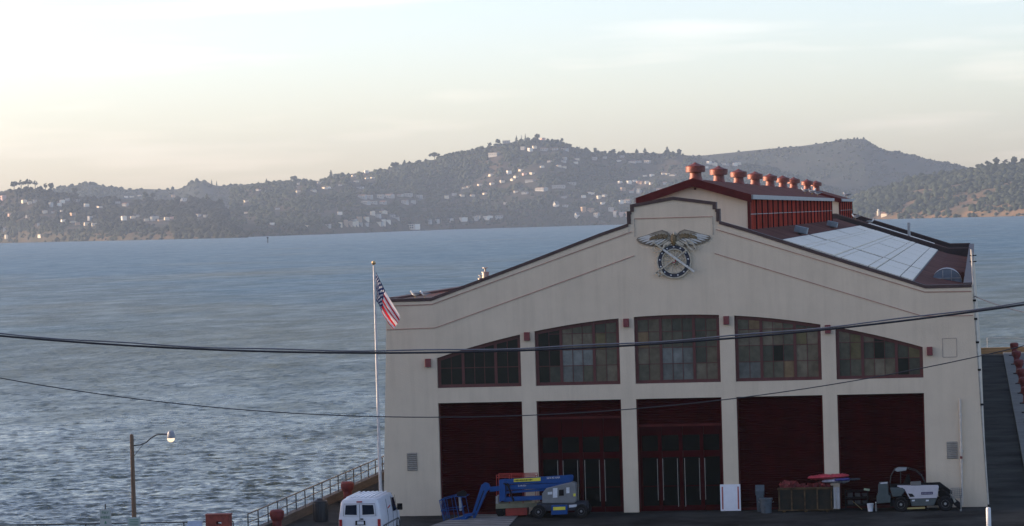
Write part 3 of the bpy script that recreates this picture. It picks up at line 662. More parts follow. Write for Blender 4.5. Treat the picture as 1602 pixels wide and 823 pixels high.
# clerestory: two lengths
panelred = pm('panel_red', (.44, .058, .032), .7, spec=.1, var=.5, scale=1.6, stretch=(1, 2.5, .25))
flash = pm('flashing_grey', (.34, .335, .33), .6, var=.15)
def clerestory(y0, y1, step):
    gp = [(-2.85, 13.6), (2.85, 13.6), (2.85, 15.42), (0, 16.36), (-2.85, 15.42)]
    c = MB().prism(gp, y0, y0 + .3).build('clerestory', stucco, shed); MB().prism(gp, y1 - .3, y1).build('end_gable', stucco, c)
    g = MB()
    for s in (-1, 1): g.prism([(0, 16.44), (s * 3.05, 15.50), (s * 3.05, 15.62), (0, 16.58)], y0 - .35, y1 + .3)
    g.build('roof', pm('clerestory_roof', (.15, .050, .038), .95, spec=.08, var=.3, scale=.6), c)
    g = MB()
    for s in (-1, 1): g.prism([(s * .002, 16.18), (s * 3.07, 15.24), (s * 3.07, 15.66), (s * .002, 16.62)], y0 - .42, y0 - .352)
    g.build('bargeboard', maroon, c)
    for s in (-1, 1):
        g = MB(); g.box((s * 3.1, (y0 + y1) / 2, 15.53), (.12, y1 - y0 + .5, .24)); g.build('gutter', flash, c)
        g = MB(); g.box((s * 2.9, y0 + .1, 14.45), (.16, .3, 1.7)); g.build('corner_post', maroon, c)
        n = max(1, round((y1 - y0 - .4) / step))
        for k in range(n):
            a = y0 + .25 + k * (y1 - y0 - .5) / n; b = y0 + .25 + (k + 1) * (y1 - y0 - .5) / n - .10
            g = MB(); g.span((s * 2.80, a, 13.72), (s * (2.86 + .02 * (k % 2)), b, 15.40))
            for q in range(6): yy = a + (q + .5) * (b - a) / 6; g.box((s * 2.90, yy, 14.56), (.05, .16, 1.66))
            g.build('clerestory_panel', panelred, c)
            g = MB(); g.box((s * 2.93, b + .05, 14.56), (.12, .11, 1.7)); g.build('post', pm('clerestory_post', (.05, .010, .010), .8, spec=.05), c)
        g = MB(); g.box((s * 2.945, (y0 + y1) / 2, 14.62), (.03, y1 - y0 - .4, .035)); g.box((s * 2.95, (y0 + y1) / 2, 13.70), (.10, y1 - y0 - .3, .10)); g.build('rail', flash, c)
    g = MB(); g.lathe([(.06, 0), (.06, .05)], (.07, y0 - .06, 16.05), 10, 'y'); g.build('gable_vent', maroon, c)
clerestory(12.5, 114.5, 5.0); clerestory(131.6, 160.5, 5.0)
for k, y in enumerate([13.9, 30.2, 46.6, 62.6, 79.2, 95.5, 111, 133.3, 150]):
    g = MB(); g.lathe([(.40, 0), (.36, .10), (.32, .24), (.31, .50)], (0, 0, 0), 22)
    v = g.build('ventilator', rustred, shed, smooth=True); v.location = (0, y, 16.48)
    g = MB(); g.lathe([(.44, .47), (.53, .48), (.53, .78), (.50, .80)], (0, 0, 0), 22); g.build('drum', rustred, v, smooth=True)
    g = MB(); g.lathe([(.52, .80), (.32, .86), (.12, .94), (.03, 1.00)], (0, 0, 0), 22); g.build('cap', rustred, v, smooth=True)
# small roof fittings
g = MB(); g.lathe([(.14, 0), (.14, 1.35)], (0, 0, 0), 12); o = g.build('vent_pipe', flash, shed, smooth=True); o.location = (8.45, 156, RZ(8.45))
for x, y in ((4.45, 35.5), (4.25, 84)):
    g = MB(); g.box((0, 0, .22), (.75, 1.6, .36), ry=.25); g.box((0, 0, .05), (.4, .5, .2)); o = g.build('roof_light_box', pm('box_grey_blue', (.20, .24, .27), .6), shed); o.location = (x, y, RZ(x) + .1)
g = MB()
N = 14
for k in range(N):
    a0, a1 = math.pi * k / N, math.pi * (k + 1) / N
    for r0, y0, y1 in ((.92, 0, 3.2),):
        g.add([(r0 * math.cos(a0), y0, r0 * math.sin(a0)), (r0 * math.cos(a1), y0, r0 * math.sin(a1)), (r0 * math.cos(a1), y1, r0 * math.sin(a1)), (r0 * math.cos(a0), y1, r0 * math.sin(a0))], [(0, 1, 2, 3)])
hood = g.build('arched_skylight', flash, shed, smooth=True); hood.location = (13.0, 33, 10.16)
g = MB(); g.add([(.9 * math.cos(math.pi * k / N), .05, .9 * math.sin(math.pi * k / N)) for k in range(N + 1)], [tuple(range(N + 1))]); g.build('pane', pm('skylight_glass', (.16, .20, .25), .15), hood)
g = MB(); g.box((0, .02, .35), (1.7, .04, .05)); g.box((-.2, .02, .42), (.05, .04, .84)); g.box((.3, .02, .42), (.05, .04, .84)); g.build('glazing_bar', flash, hood)
g = MB(); g.lathe([(.5, -.05), (.55, .3), (.4, .6), (.1, .7)], (0, 0, 0), 12); o = g.build('roof_ball_vent', roofm, shed, smooth=True); o.location = (13.6, 36, 10.2)
for x, z, r, h in ((-10.18, 11.25, .13, .62), (-9.93, 11.3, .17, .92)):
    g = MB(); g.lathe([(r, 0), (r, h * .80), (r * 1.12, h * .81), (r * 1.12, h * .86), (r * .25, h * .88), (r * .25, h * 1.05), (r * .8, h * 1.06), (r * .8, h * 1.1)], (0, 0, 0), 14); o = g.build('chimney_pot', pm('chimney_tin', (.42, .36, .31), .5, metal=.4), shed, smooth=True); o.location = (x, 3, z)

# ---- windows
frame_m = pm('window_frame', (.090, .020, .018), .5, var=.15)
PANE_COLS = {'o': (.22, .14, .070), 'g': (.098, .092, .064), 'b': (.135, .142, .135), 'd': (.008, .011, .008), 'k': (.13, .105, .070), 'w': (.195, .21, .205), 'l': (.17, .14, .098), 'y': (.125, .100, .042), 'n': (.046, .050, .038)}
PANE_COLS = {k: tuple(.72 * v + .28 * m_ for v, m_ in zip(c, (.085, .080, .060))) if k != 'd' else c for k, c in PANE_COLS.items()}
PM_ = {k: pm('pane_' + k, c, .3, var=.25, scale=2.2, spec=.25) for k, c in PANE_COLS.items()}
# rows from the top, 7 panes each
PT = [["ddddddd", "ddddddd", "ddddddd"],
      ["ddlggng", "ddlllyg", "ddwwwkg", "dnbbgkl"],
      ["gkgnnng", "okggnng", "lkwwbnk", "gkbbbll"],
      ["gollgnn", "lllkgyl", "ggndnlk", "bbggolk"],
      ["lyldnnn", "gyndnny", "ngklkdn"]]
for wi, c in enumerate(DOORX):
    x0, x1 = c - HW + .004, c + HW - .004
    fr = MB(); fy = .22; fd = .12; bw = .16
    fr.span((x0, fy, WB + .003), (x1, fy + fd, WB + bw)); fr.span((x0 - .0, fy - .05, WB + .004), (x1, fy, WB + .08))
    for xa, xb in ((x0, x0 + bw), (x1 - bw, x1)):
        fr.prism([(xa, WB + bw), (xb, WB + bw), (xb, ARCH(xb) - .006), (xa, ARCH(xa) - .006)], fy, fy + fd)
    for k in range(8):
        a = x0 + bw + (x1 - x0 - 2 * bw) * k / 8; b = x0 + bw + (x1 - x0 - 2 * bw) * (k + 1) / 8
        fr.prism([(a, ARCH(a) - .19), (b, ARCH(b) - .19), (b, ARCH(b) - .006), (a, ARCH(a) - .006)], fy, fy + fd)
    secs = [(x0 + bw, x0 + 1.22, 2), (x0 + 1.36, x1 - 1.36, 3), (x1 - 1.22, x1 - bw, 2)]
    for a in (x0 + 1.22, x1 - 1.36):
        fr.prism([(a, WB + bw), (a + .14, WB + bw), (a + .14, ARCH(a + .14) - .19), (a, ARCH(a) - .19)], fy + .01, fy + fd - .01)
    rows = PT[wi]; pitch = .80 if len(rows) == 4 else .82
    zl = [WB + bw + k * pitch for k in range(len(rows))] + [99]
    win = fr.build('window', frame_m, shed)
    mt = MB(); col = 0
    for a, b, n in secs:
        for k in range(n):
            pa, pb = a + (b - a) * k / n, a + (b - a) * (k + 1) / n
            if k: mt.prism([(pa - .014, WB + bw), (pa + .014, WB + bw), (pa + .014, ARCH(pa) - .19), (pa - .014, ARCH(pa) - .19)], fy + .03, fy + .075)
            for r_ in range(len(rows)):
                za, zb = zl[r_], zl[r_ + 1]
                ta, tb = min(zb, ARCH(pa) - .17), min(zb, ARCH(pb) - .17)
                if max(ta, tb) - za < .04: continue
                ta, tb = max(ta, za + .005), max(tb, za + .005)
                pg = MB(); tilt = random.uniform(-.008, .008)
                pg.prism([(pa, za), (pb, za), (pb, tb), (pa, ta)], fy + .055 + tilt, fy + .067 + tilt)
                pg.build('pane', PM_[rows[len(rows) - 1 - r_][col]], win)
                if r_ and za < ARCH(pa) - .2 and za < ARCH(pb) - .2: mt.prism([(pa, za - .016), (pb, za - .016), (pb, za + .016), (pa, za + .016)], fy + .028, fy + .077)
            col += 1
    mt.build('glazing_bar', frame_m, win)
# dark hall behind the glass
g = MB(); g.span((-14, 3.2, .1), (14, 3.3, 9.6)); g.build('inner_wall', pm('hall_dark', (.03, .025, .022), .9), shed)

# ---- doors
shutterm = pm('shutter_red', (.032, .0012, .0020), .9, spec=0, streak=.3, var=.18, scale=1.5)
glass_d = pm('door_glass', (.004, .006, .005), .12, spec=.3, var=.5, scale=2.5)
steel = pm('steel_handle', (.30, .28, .27), .4, metal=.6)
def shutter_mesh(x0, x1, z0, z1, y):
    g = MB(); n = int((z1 - z0) / .11); pr = []
    for k in range(n + 1):
        z = z0 + (z1 - z0) * k / n; pr += [(y + .03, z), (y, z + .03), (y, z + .08)]
    pr = [p for p in pr if p[1] <= z1]
    vs = []; fs = []
    for i, (yy, z) in enumerate(pr): vs += [(x0, yy, z), (x1, yy, z)]
    for i in range(len(pr) - 1): fs.append((2 * i, 2 * i + 1, 2 * i + 3, 2 * i + 2))
    return g.add(vs, fs)
for di, c in enumerate(DOORX):
    x0, x1 = c - HW, c + HW
    for s in (-1, 1):   # guide rails
        pass
    if di in (0, 3, 4):
        d = shutter_mesh(x0 + .07, x1 - .07, .12, DT - .005, .30).build('roller_door', shutterm, shed)
        for xa in (x0 + .005, x1 - .075): g = MB(); g.span((xa, .24, .01), (xa + .07, .36, DT - .004)); g.build('guide_rail', maroon, d)
        g = MB(); g.span((x0 + .08, .27, .01), (x1 - .08, .34, .13)); g.build('bottom_bar', maroon, d)
    else:
        zs = 4.75 if di == 1 else 4.28
        d = shutter_mesh(x0 + .07, x1 - .07, zs + .05, DT - .005, .22).build('entrance', shutterm, shed)
        g = MB(); g.span((x0 + .08, .20, zs - .06), (x1 - .08, .27, zs + .06)); g.build('bottom_bar', maroon, d)
        for xa in (x0 + .005, x1 - .075): g = MB(); g.span((xa, .16, .01), (xa + .07, .30, DT - .004)); g.build('guide_rail', maroon, d)
        yd = .42
        g = MB()
        xs4 = [x0 + .08, c - 1.04, c, c + 1.04, x1 - .08]
        for xx in xs4[1:4]: g.span((xx - .09, yd, .02), (xx + .09, yd + .1, zs))
        g.span((x0 + .08, yd, .02), (x0 + .20, yd + .1, zs)); g.span((x1 - .20, yd, .02), (x1 - .08, yd + .1, zs))
        for a, b in ((2.68, 3.0), (3.78, zs)):
            for q in range(4): g.span((xs4[q] + .12, yd + .002, a), (xs4[q + 1] - .09, yd + .098, b))
        for q in range(4): g.span((xs4[q] + .12, yd + .002, .02), (xs4[q + 1] - .09, yd + .098, .28)); g.span((xs4[q] + .12, yd + .02, 1.22), (xs4[q + 1] - .09, yd + .08, 1.27))
        g.build('door_frame', doorred, d)
        for q in range(4):
            g = MB(); g.span((xs4[q] + .08, yd + .045, 3.0), (xs4[q + 1] - .08, yd + .055, 3.78)); g.build('transom_pane', glass_d, d)
            g = MB(); g.span((xs4[q] + .08, yd + .045, .28), (xs4[q + 1] - .08, yd + .055, 2.68)); g.build('door_pane', glass_d, d)
        for xx, zb in ((c - 1.04 - .14, .55), (c - 1.04 + .13, .55), (c - .18, .22), (c + .18, .22), (c + 1.04 - .13, .55), (c + 1.04 + .14, .55)):
            g = MB(); g.tube([(xx, yd - .06, zb), (xx, yd - .06, 2.62)], .017, 6)
            for z in (zb + .08, 2.54): g.tube([(xx, yd - .06, z), (xx, yd + .02, z)], .012, 5)
            g.build('handle', steel, d)
# ---- wall fittings
lampred = pm('wall_light_red', (.17, .028, .032), .5)
for x, z in ((-12.5, 7.66), (-7.47, 8.87), (-2.49, 9.43), (2.48, 9.43), (7.46, 8.87), (12.4, 7.68)):
    g = MB(); g.span((x - .14, -.20, z - .21), (x + .14, -.004, z + .21)); o = g.build('wall_light', lampred, shed, bevel=.02)
    g = MB(); g.span((x - .10, -.17, z - .225), (x + .10, -.03, z - .208)); g.build('lens', pm('lens_off', (.4, .38, .33), .3), o)
for x0, x1, z0, z1 in ((-13.71, -13.2, 2.27, 3.17), (13.1, 13.62, 2.38, 3.22)):
    g = MB(); g.span((x0, -.02, z0), (x1, -.002, z1)); lv = g.build('louvre', pm('louvre_grey', (.22, .20, .18), .8), shed)
    n = 9
    for k in range(n):
        g = MB(); z = z0 + (k + .5) * (z1 - z0) / n; g.box(((x0 + x1) / 2, -.035, z), (x1 - x0 - .02, .035, .05), rx=.5); g.build('slat', pm('louvre_slat', (.36, .33, .29), .8), lv)
g = MB()
for a, b in (((13.03, 8.28), (13.71, 8.28)), ((13.03, 7.36), (13.71, 7.36)), ((13.03, 7.36), (13.03, 8.28)), ((13.71, 7.36), (13.71, 8.28))):
    g.tube([(a[0], -.005, a[1]), (b[0], -.005, b[1])], .014, 4)
g.build('blank_panel', pm('stucco_line', (.38, .31, .27), .9), shed)
pipem = pm('pipe_cream', (.55, .50, .44), .6)
g = MB(); g.tube([(13.81, -.1, 5.3), (13.78, -.1, .1)], .055, 8); g.lathe([(.09, 0), (.09, .12)], (13.79, -.1, 2.7), 10); g.lathe([(.09, 0), (.09, .12)], (13.79, -.1, 2.2), 10); g.lathe([(.08, 0), (.08, .08)], (13.8, -.1, 4.5), 10); g.build('downpipe', pipem, shed, smooth=True)
g = MB(); g.box((13.79, -.19, 2.45), (.12, .06, .12)); g.build('valve', lampred, shed)
g = MB(); g.tube([(15.03, .15, .1), (14.62, .15, 10.3), (14.55, .15, 12.6)], .05, 8)
g.build('corner_conduit', pipem, shed, smooth=True)
for k, z in enumerate((10.1, 9.2, 8.05, 6.7, 5.0)):
    g = MB(); g.box((wall_x(z) + .08, .12, z), (.16, .1, .1)); g.build('bracket', pm('black_iron', (.010, .010, .011), .7, spec=.12), shed)
for z in (12.3, 12.0): g = MB(); g.box((14.62, .15, z), (.34, .06, .05)); g.build('bracket', MATS['black_iron'], shed)

# ------------------------------------------------------------------ unseen shed added at the left to keep low sun off the forecourt
nsd = thing('sun_block_shed', 'added cream shed outside the picture, blocking low sun from the forecourt', 'building', (-80, -70, 0))
g = MB(); g.prism([(-15, -6), (15, -6), (14.5, 10.9), (12.3, 10.9), (2.5, 14.3), (2.5, 15.2), (-2.5, 15.2), (-2.5, 14.3), (-12.3, 10.9), (-14.5, 10.9)], 0, 128); g.build('wall', stucco, nsd)
g = MB()
for s_ in (-1, 1): g.prism([(s_ * 3.1, 13.9), (s_ * 14.6, 10.92), (s_ * 14.6, 11.05), (s_ * 3.1, 14.6)], 1, 127)
g.build('roof', roofm, nsd)
g = MB(); g.prism([(-3, 14.5), (3, 14.5), (3, 16.2), (0, 17.1), (-3, 16.2)], 10, 120); g.build('clerestory', panelred, nsd)

# ================================================================== OBJECTS
black = pm('black_iron', (.010, .010, .011), .7, spec=.12)
rubber = pm('tyre_rubber', (.014, .014, .015), .9, spec=.1, var=.3, scale=8)
white = pm('white_paint', (.70, .70, .70), .7, var=.06)
grey = pm('mid_grey_paint', (.20, .20, .20), .5, var=.15)
yellow = pm('yellow_label', (.70, .62, .05), .5, var=.06)
# ------------------------------------------------------------------ emblem on the gable
gold = pm('emblem_gold', (.46, .41, .32), .5, var=.3, scale=6)
silver = pm('emblem_silver', (.54, .53, .50), .5, var=.12, scale=5)
navy = pm('emblem_navy', (.012, .016, .035), .5)
bronze = pm('emblem_bronze', (.16, .11, .05), .6, var=.4, scale=8)
em = thing('wall_emblem', 'winged emblem with spoked wheel, crossed sword and key on the gable', 'emblem', (-.02, -.02, 12.42))
def ring(g, r0, r1, y0, y1, n=48):
    vs = []; fs = []
    for k in range(n):
        t = 2 * math.pi * k / n; c, s = math.cos(t), math.sin(t)
        vs += [(r0 * c, y0, r0 * s), (r1 * c, y0, r1 * s), (r1 * c, y1, r1 * s), (r0 * c, y1, r0 * s)]
    for k in range(n):
        a, b = 4 * k, 4 * ((k + 1) % n)
        fs += [(a, a + 1, b + 1, b), (a + 1, a + 2, b + 2, b + 1), (a + 3, a, b, b + 3)]
    g.add(vs, fs)
g = MB(); ring(g, .62, .80, -.10, 0); wheel = g.build('wheel', navy, em)
g = MB(); ring(g, .80, .86, -.12, 0); ring(g, .57, .62, -.12, 0); g.build('rim', gold, wheel)
for k in range(13):
    t = 2 * math.pi * (k + .25) / 13
    g = MB(); g.tube([(math.cos(t) * .1, -.04, math.sin(t) * .1), (math.cos(t) * .58, -.04, math.sin(t) * .58)], .016, 5); g.build('spoke', gold, wheel)
    t = 2 * math.pi * (k) / 13 + math.pi / 2
    cx, cz = .71 * math.cos(t), .71 * math.sin(t)
    pl = [(cx + (.055 if q % 2 == 0 else .024) * math.sin(q * math.pi / 5), cz + (.055 if q % 2 == 0 else .024) * math.cos(q * math.pi / 5)) for q in range(10)]
    g = MB(); g.prism(pl[::-1], -.115, -.10); g.build('star', white, wheel)
g = MB(); ring(g, .0, .10, -.16, 0, 20); hub = g.build('hub', pm('hub_red', (.25, .02, .03), .5), wheel)
g = MB(); ring(g, 0, .05, -.18, -.16, 14); ring(g, .10, .14, -.13, 0, 20); g.build('hub_ring', gold, wheel)
def bar(g, a, b, w, y0, y1):
    a, b = Vector((a[0], a[1])), Vector((b[0], b[1])); d = (b - a).normalized(); n = Vector((-d.y, d.x)) * w / 2
    g.prism([tuple(a - n), tuple(b - n), tuple(b + n), tuple(a + n)], y0, y1)
g = MB(); bar(g, (-.55, .62), (1.0, -.55), .10, -.22, -.17); g.add([], []); sw = g.build('sword', silver, em)
g = MB(); bar(g, (-.95, .92), (-.52, .60), .07, -.23, -.16); g.lathe([(.07, -.04), (.07, .04)], (-.97, -.2, .94), 10, 'y'); bar(g, (-.68, .46), (-.44, .78), .06, -.24, -.16); g.build('hilt', gold, sw)
g = MB()
for k in range(12):
    a0 = 2.2 + k * .33; a1 = a0 + .33
    bar(g, (-.82 + .2 * math.cos(a0), .62 + .15 * math.sin(a0)), (-.82 + .2 * math.cos(a1), .62 + .15 * math.sin(a1)), .05, -.21, -.17)
g.build('knuckle_guard', gold, sw)
g = MB(); bar(g, (-1.0, -.62), (.66, .54), .075, -.165, -.125); key = g.build('key', gold, em)
g = MB()
for k in range(16):
    a0 = k * 2 * math.pi / 16; a1 = a0 + 2 * math.pi / 16; f = lambda a: (.86 + .24 * math.cos(a) * .8 - .1 * math.sin(a), .76 + .22 * math.sin(a) - .05 * math.cos(a))
    bar(g, f(a0), f(a1), .095, -.19, -.12)
g.build('bow', gold, key)
g = MB(); bar(g, (-.86, -.52), (-.72, -.74), .10, -.165, -.125); bar(g, (-.70, -.42), (-.56, -.62), .10, -.165, -.125); bar(g, (-.80, -.76), (-.50, -.60), .06, -.165, -.125); g.build('bit', gold, key)
def feather(g, a, b, w, y0, y1):
    a, b = Vector(a), Vector(b); d = b - a; n = Vector((-d.y, d.x)).normalized() * w
    ts = [(0, .45), (.2, .8), (.6, 1), (.85, .8), (1, .15)]
    pl = [tuple(a + d * t - n * k * .5) for t, k in ts] + [tuple(a + d * t + n * k * .5) for t, k in ts[::-1]]
    g.prism(pl, y0, y1)
for s in (-1, 1):
    g = MB()
    arm = [(.05, 1.02), (.22, 1.30), (.52, 1.50), (.85, 1.44), (1.2, 1.30)]
    pl = [(.04, .90)] + arm + [(1.0, 1.20), (.6, 1.22), (.3, 1.05)]
    g.prism([(s * x, z) for x, z in pl], -.10, 0); w = g.build('wing', pm('wing_edge', (.27, .23, .17), .6, var=.3, scale=5), em)
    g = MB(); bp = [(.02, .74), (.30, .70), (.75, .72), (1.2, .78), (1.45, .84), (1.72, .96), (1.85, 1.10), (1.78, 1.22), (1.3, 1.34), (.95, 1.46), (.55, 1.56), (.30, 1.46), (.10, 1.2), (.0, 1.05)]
    g.prism([(s * x, z) for x, z in bp], -.045, -.001); g.build('wing_back', pm('emblem_backing', (.20, .165, .125), .7), w)  # brown backing plate that shows between the feathers
    fe = [((.80, 1.38), (1.76, 1.16), .095), ((.74, 1.32), (1.72, 1.06), .095), ((.66, 1.26), (1.58, .98), .095), ((.58, 1.20), (1.40, .90), .095), ((.50, 1.14), (1.18, .84), .095), ((.40, 1.10), (.95, .80), .095), ((.30, 1.04), (.74, .78), .095), ((.20, .98), (.52, .76), .12), ((.12, .95), (.34, .78), .10)]
    for k, (a, b, wd) in enumerate(fe):
        g = MB(); feather(g, (s * a[0], a[1]), (s * b[0], b[1]), wd, -.09 - .012 * k, -.02); g.build('feather', silver if k < 6 else gold, w)
    for k in range(6):
        g = MB(); x = .28 + k * .14; feather(g, (s * x, 1.36 - .012 * (k - 2) ** 2), (s * (x + .20), 1.14 - .01 * k), .12, -.205 + .006 * k, -.10); g.build('feather', bronze, w)
g = MB(); g.lathe([(.02, -.30), (.12, -.2), (.16, 0), (.13, .18), (.08, .30), (.02, .34)], (0, -.1, 1.05), 12); bd = g.build('eagle_body', bronze, em, smooth=True)
g = MB(); g.lathe([(.0, -.09), (.07, -.05), (.09, 0), (.06, .07), (.0, .09)], (.06, -.16, 1.36), 10); g.box((.16, -.18, 1.35), (.1, .04, .05)); g.build('eagle_head', gold, bd, smooth=True)

# ------------------------------------------------------------------ flagpole and flag
FX, FY = -14.65, -2.6
fp = thing('flagpole', 'tall white flagpole at the left corner of the shed', 'flagpole', (FX, FY, .004))
g = MB(); g.tube([(0, 0, 0), (0, 0, 6), (0, 0, 12.62)], [.075, .062, .04], 10); g.build('pole', pm('pole_white', (.62, .58, .56), .4), fp, smooth=True)
g = MB(); g.lathe([(.001, -.11), (.08, -.08), (.11, 0), (.08, .08), (.001, .11)], (0, 0, 12.76), 14); g.build('ball', pm('ball_gold', (.55, .38, .18), .35, metal=.6), fp, smooth=True)
g = MB(); g.lathe([(.22, 0), (.2, .1), (.1, .16)], (0, 0, 0), 14); g.build('base', grey, fp)
g = MB(); g.tube([(.09, 0, 1.2), (.07, -.02, 6), (.06, 0, 12.5)], .008, 4); g.build('halyard', white, fp)
def make_flag():
    T = [(0, 0), (.15, -.40), (.43, -.98), (.80, -1.60), (1.06, -2.06), (1.20, -2.34)]; B = [(0, -1.5), (.10, -1.62), (.26, -1.98), (.46, -2.36), (.62, -2.66), (.84, -2.90)]
    nu, nv = 56, 40; us = np.linspace(0, 1, 6)
    vs = []; uv = []
    for i in range(nu):
        u = i / (nu - 1); t = (np.interp(u, us, [p[0] for p in T]), np.interp(u, us, [p[1] for p in T])); b = (np.interp(u, us, [p[0] for p in B]), np.interp(u, us, [p[1] for p in B]))
        for j in range(nv):
            v = j / (nv - 1); a = .10 * min(1, .25 + u * 1.2)
            x = t[0] + (b[0] - t[0]) * v + .02 * math.sin(v * 19 + u * 4); z = t[1] + (b[1] - t[1]) * v + .02 * math.sin(u * 9)
            vs.append((x, a * math.sin(v * 9 + u * 3.2) + .06 * math.sin(u * 7 + v * 2), z)); uv.append((u, 1 - v))
    fs = [(i * nv + j, i * nv + j + 1, (i + 1) * nv + j + 1, (i + 1) * nv + j) for i in range(nu - 1) for j in range(nv - 1)]
    me = bpy.data.meshes.new('flag'); me.from_pydata(vs, [], fs); ul = me.uv_layers.new(name='UVMap')
    for lp in me.loops: ul.data[lp.index].uv = uv[lp.vertex_index]
    me.polygons.foreach_set('use_smooth', [True] * len(fs))
    mt = bpy.data.materials.new('flag_print'); mt.use_nodes = True; n = mt.node_tree.nodes; l = mt.node_tree.links; b = n['Principled BSDF']; b.inputs['Roughness'].default_value = .8
    u_ = n.new('ShaderNodeUVMap'); s_ = n.new('ShaderNodeSeparateXYZ'); l.new(u_.outputs[0], s_.inputs[0])
    def M(op, a, c=None):
        q = n.new('ShaderNodeMath'); q.operation = op
        for i, x in enumerate((a, c)):
            if x is None: continue
            if isinstance(x, (int, float)): q.inputs[i].default_value = x
            else: l.new(x, q.inputs[i])
        return q.outputs[0]
    U, Vv = s_.outputs[0], M('ADD', M('MULTIPLY', s_.outputs[1], .56), .44)   # the lower stripes are hidden in the folds
    stripe = M('GREATER_THAN', M('FRACT', M('ADD', M('MULTIPLY', Vv, 6.5), .5)), .5)   # 0 = white, 1 = red
    stripe = M('SUBTRACT', 1, stripe)
    canton = M('MULTIPLY', M('LESS_THAN', U, .4), M('GREATER_THAN', Vv, .4))
    # staggered stars: 11 x 9 cells, every second one
    cu_ = M('MULTIPLY', U, 12 / .4); cv_ = M('MULTIPLY', M('SUBTRACT', Vv, .4615), 10 / .5385)
    ru, rv = M('ROUND', cu_), M('ROUND', cv_)
    par = M('LESS_THAN', M('FRACT', M('MULTIPLY', M('ADD', ru, rv), .5)), .25)
    du = M('SUBTRACT', cu_, ru); dv = M('SUBTRACT', cv_, rv)
    dist = M('ADD', M('MULTIPLY', du, du), M('MULTIPLY', dv, dv))
    edge = M('MULTIPLY', M('MULTIPLY', M('GREATER_THAN', cu_, .5), M('LESS_THAN', cu_, 11.5)), M('MULTIPLY', M('GREATER_THAN', cv_, .5), M('LESS_THAN', cv_, 9.5)))
    star = M('MULTIPLY', M('MULTIPLY', M('LESS_THAN', dist, .17), par), edge)
    def mixc(f, c1, c2):
        q = n.new('ShaderNodeMixRGB'); l.new(f, q.inputs[0])
        for i, x in ((1, c1), (2, c2)):
            if isinstance(x, tuple): q.inputs[i].default_value = (*x, 1)
            else: l.new(x, q.inputs[i])
        return q.outputs[0]
    c = mixc(stripe, (.78, .70, .70), (.62, .030, .045)); cc = mixc(star, (.018, .028, .10), (.7, .7, .7)); c = mixc(canton, c, cc)
    l.new(c, b.inputs['Base Color']); b.inputs['Specular IOR Level'].default_value = .1
    tb = n.new('ShaderNodeBsdfTranslucent'); l.new(c, tb.inputs['Color']); ms_ = n.new('ShaderNodeMixShader'); ms_.inputs[0].default_value = .5
    l.new(b.outputs[0], ms_.inputs[1]); l.new(tb.outputs[0], ms_.inputs[2]); l.new(ms_.outputs[0], n['Material Output'].inputs['Surface']); me.materials.append(mt)
    o = bpy.data.objects.new('flag', me); COL.objects.link(o); o.location = (FX + .07, FY, 12.36)
    tag(o, 'limp star-spangled flag with red and white stripes on the flagpole', 'flag')
make_flag()

# ------------------------------------------------------------------ white van
van = thing('van', 'white cargo van parked left of the shed, rear doors towards us', 'van', (-13.58, -13.9, 0))
vp = pm('van_white', (.66, .66, .70), .3, var=.04); vg = pm('van_glass', (.012, .02, .035), .06); vred = pm('tail_red', (.30, .012, .018), .25)
def vsec(y, wb, wt, zb, zt, k=.16):
    """half section: bottom to roof centre"""
    return [(wb * .97, zb), (wb, zb + .2), (wb, 1.05 if zt > 1.3 else zb + .45), (wb * .985, 1.22 if zt > 1.5 else zt - .12), (wt + .03, zt - k), (wt - .05, zt - .05), (wt * .5, zt), (0, zt + .012)]
secs = [vsec(0, .97, .80, .42, 2.00), vsec(.06, 1.0, .84, .36, 2.09), vsec(1.5, 1.01, .86, .34, 2.12), vsec(3.6, 1.01, .86, .34, 2.11), vsec(3.85, 1.0, .84, .34, 2.02), vsec(4.6, .98, .78, .34, 1.36, .1), vsec(5.3, .93, .74, .36, 1.12, .1), vsec(5.45, .88, .7, .42, .92, .1)]
ysx = [0, .06, 1.5, 3.6, 3.85, 4.6, 5.3, 5.45]
g = MB(); vs = []; fs = []
for y, s_ in zip(ysx, secs):
    ringp = [(x, y, z) for x, z in s_] + [(-x, y, z) for x, z in s_[-2::-1]]
    vs += ringp
nn = len(secs[0]) * 2 - 1
for i in range(len(secs) - 1):
    for k in range(nn):
        fs.append((i * nn + k, (i + 1) * nn + k, (i + 1) * nn + (k + 1) % nn, i * nn + (k + 1) % nn))
fs.append(tuple(range(nn))); fs.append(tuple((len(secs) - 1) * nn + k for k in range(nn - 1, -1, -1)))
g.add(vs, fs); vb = g.build('body', vp, van, smooth=True, bevel=.015)
for k in range(-3, 4):
    g = MB(); g.box((k * .21, 1.9, 2.135), (.07, 3.3, .025)); g.build('roof_rib', vp, vb)
for s in (-1, 1):
    g = MB(); pl = [(s * .10, 1.30), (s * .10, 1.83), (s * .15, 1.87), (s * .66, 1.85), (s * .71, 1.80), (s * .76, 1.34), (s * .72, 1.29)]
    g.prism(pl if s > 0 else pl[::-1], -.028, .02); wn = g.build('rear_door', vp, van, bevel=.01)
    g = MB(); pl2 = [(s * .13, 1.35), (s * .13, 1.81), (s * .64, 1.80), (s * .69, 1.37)]; g.prism(pl2 if s > 0 else pl2[::-1], -.034, -.02); g.build('window', vg, wn)
    g = MB(); g.box((s * .90, -.02, .98), (.14, .08, .34)); g.build('tail_light', vred, van, bevel=.015)
    g = MB(); g.box((s * .86, 0, 1.0), (.02, .06, .2)); g.build('hinge', black, van)
g = MB(); g.box((0, -.012, 1.2), (.012, .03, 1.25)); g.build('door_seam', black, van)
g = MB(); g.box((0, -.01, 1.95), (.26, .05, .06)); g.build('brake_light', vred, van)
g = MB(); g.box((.10, -.03, 1.16), (.14, .05, .05)); g.build('door_handle', black, van)
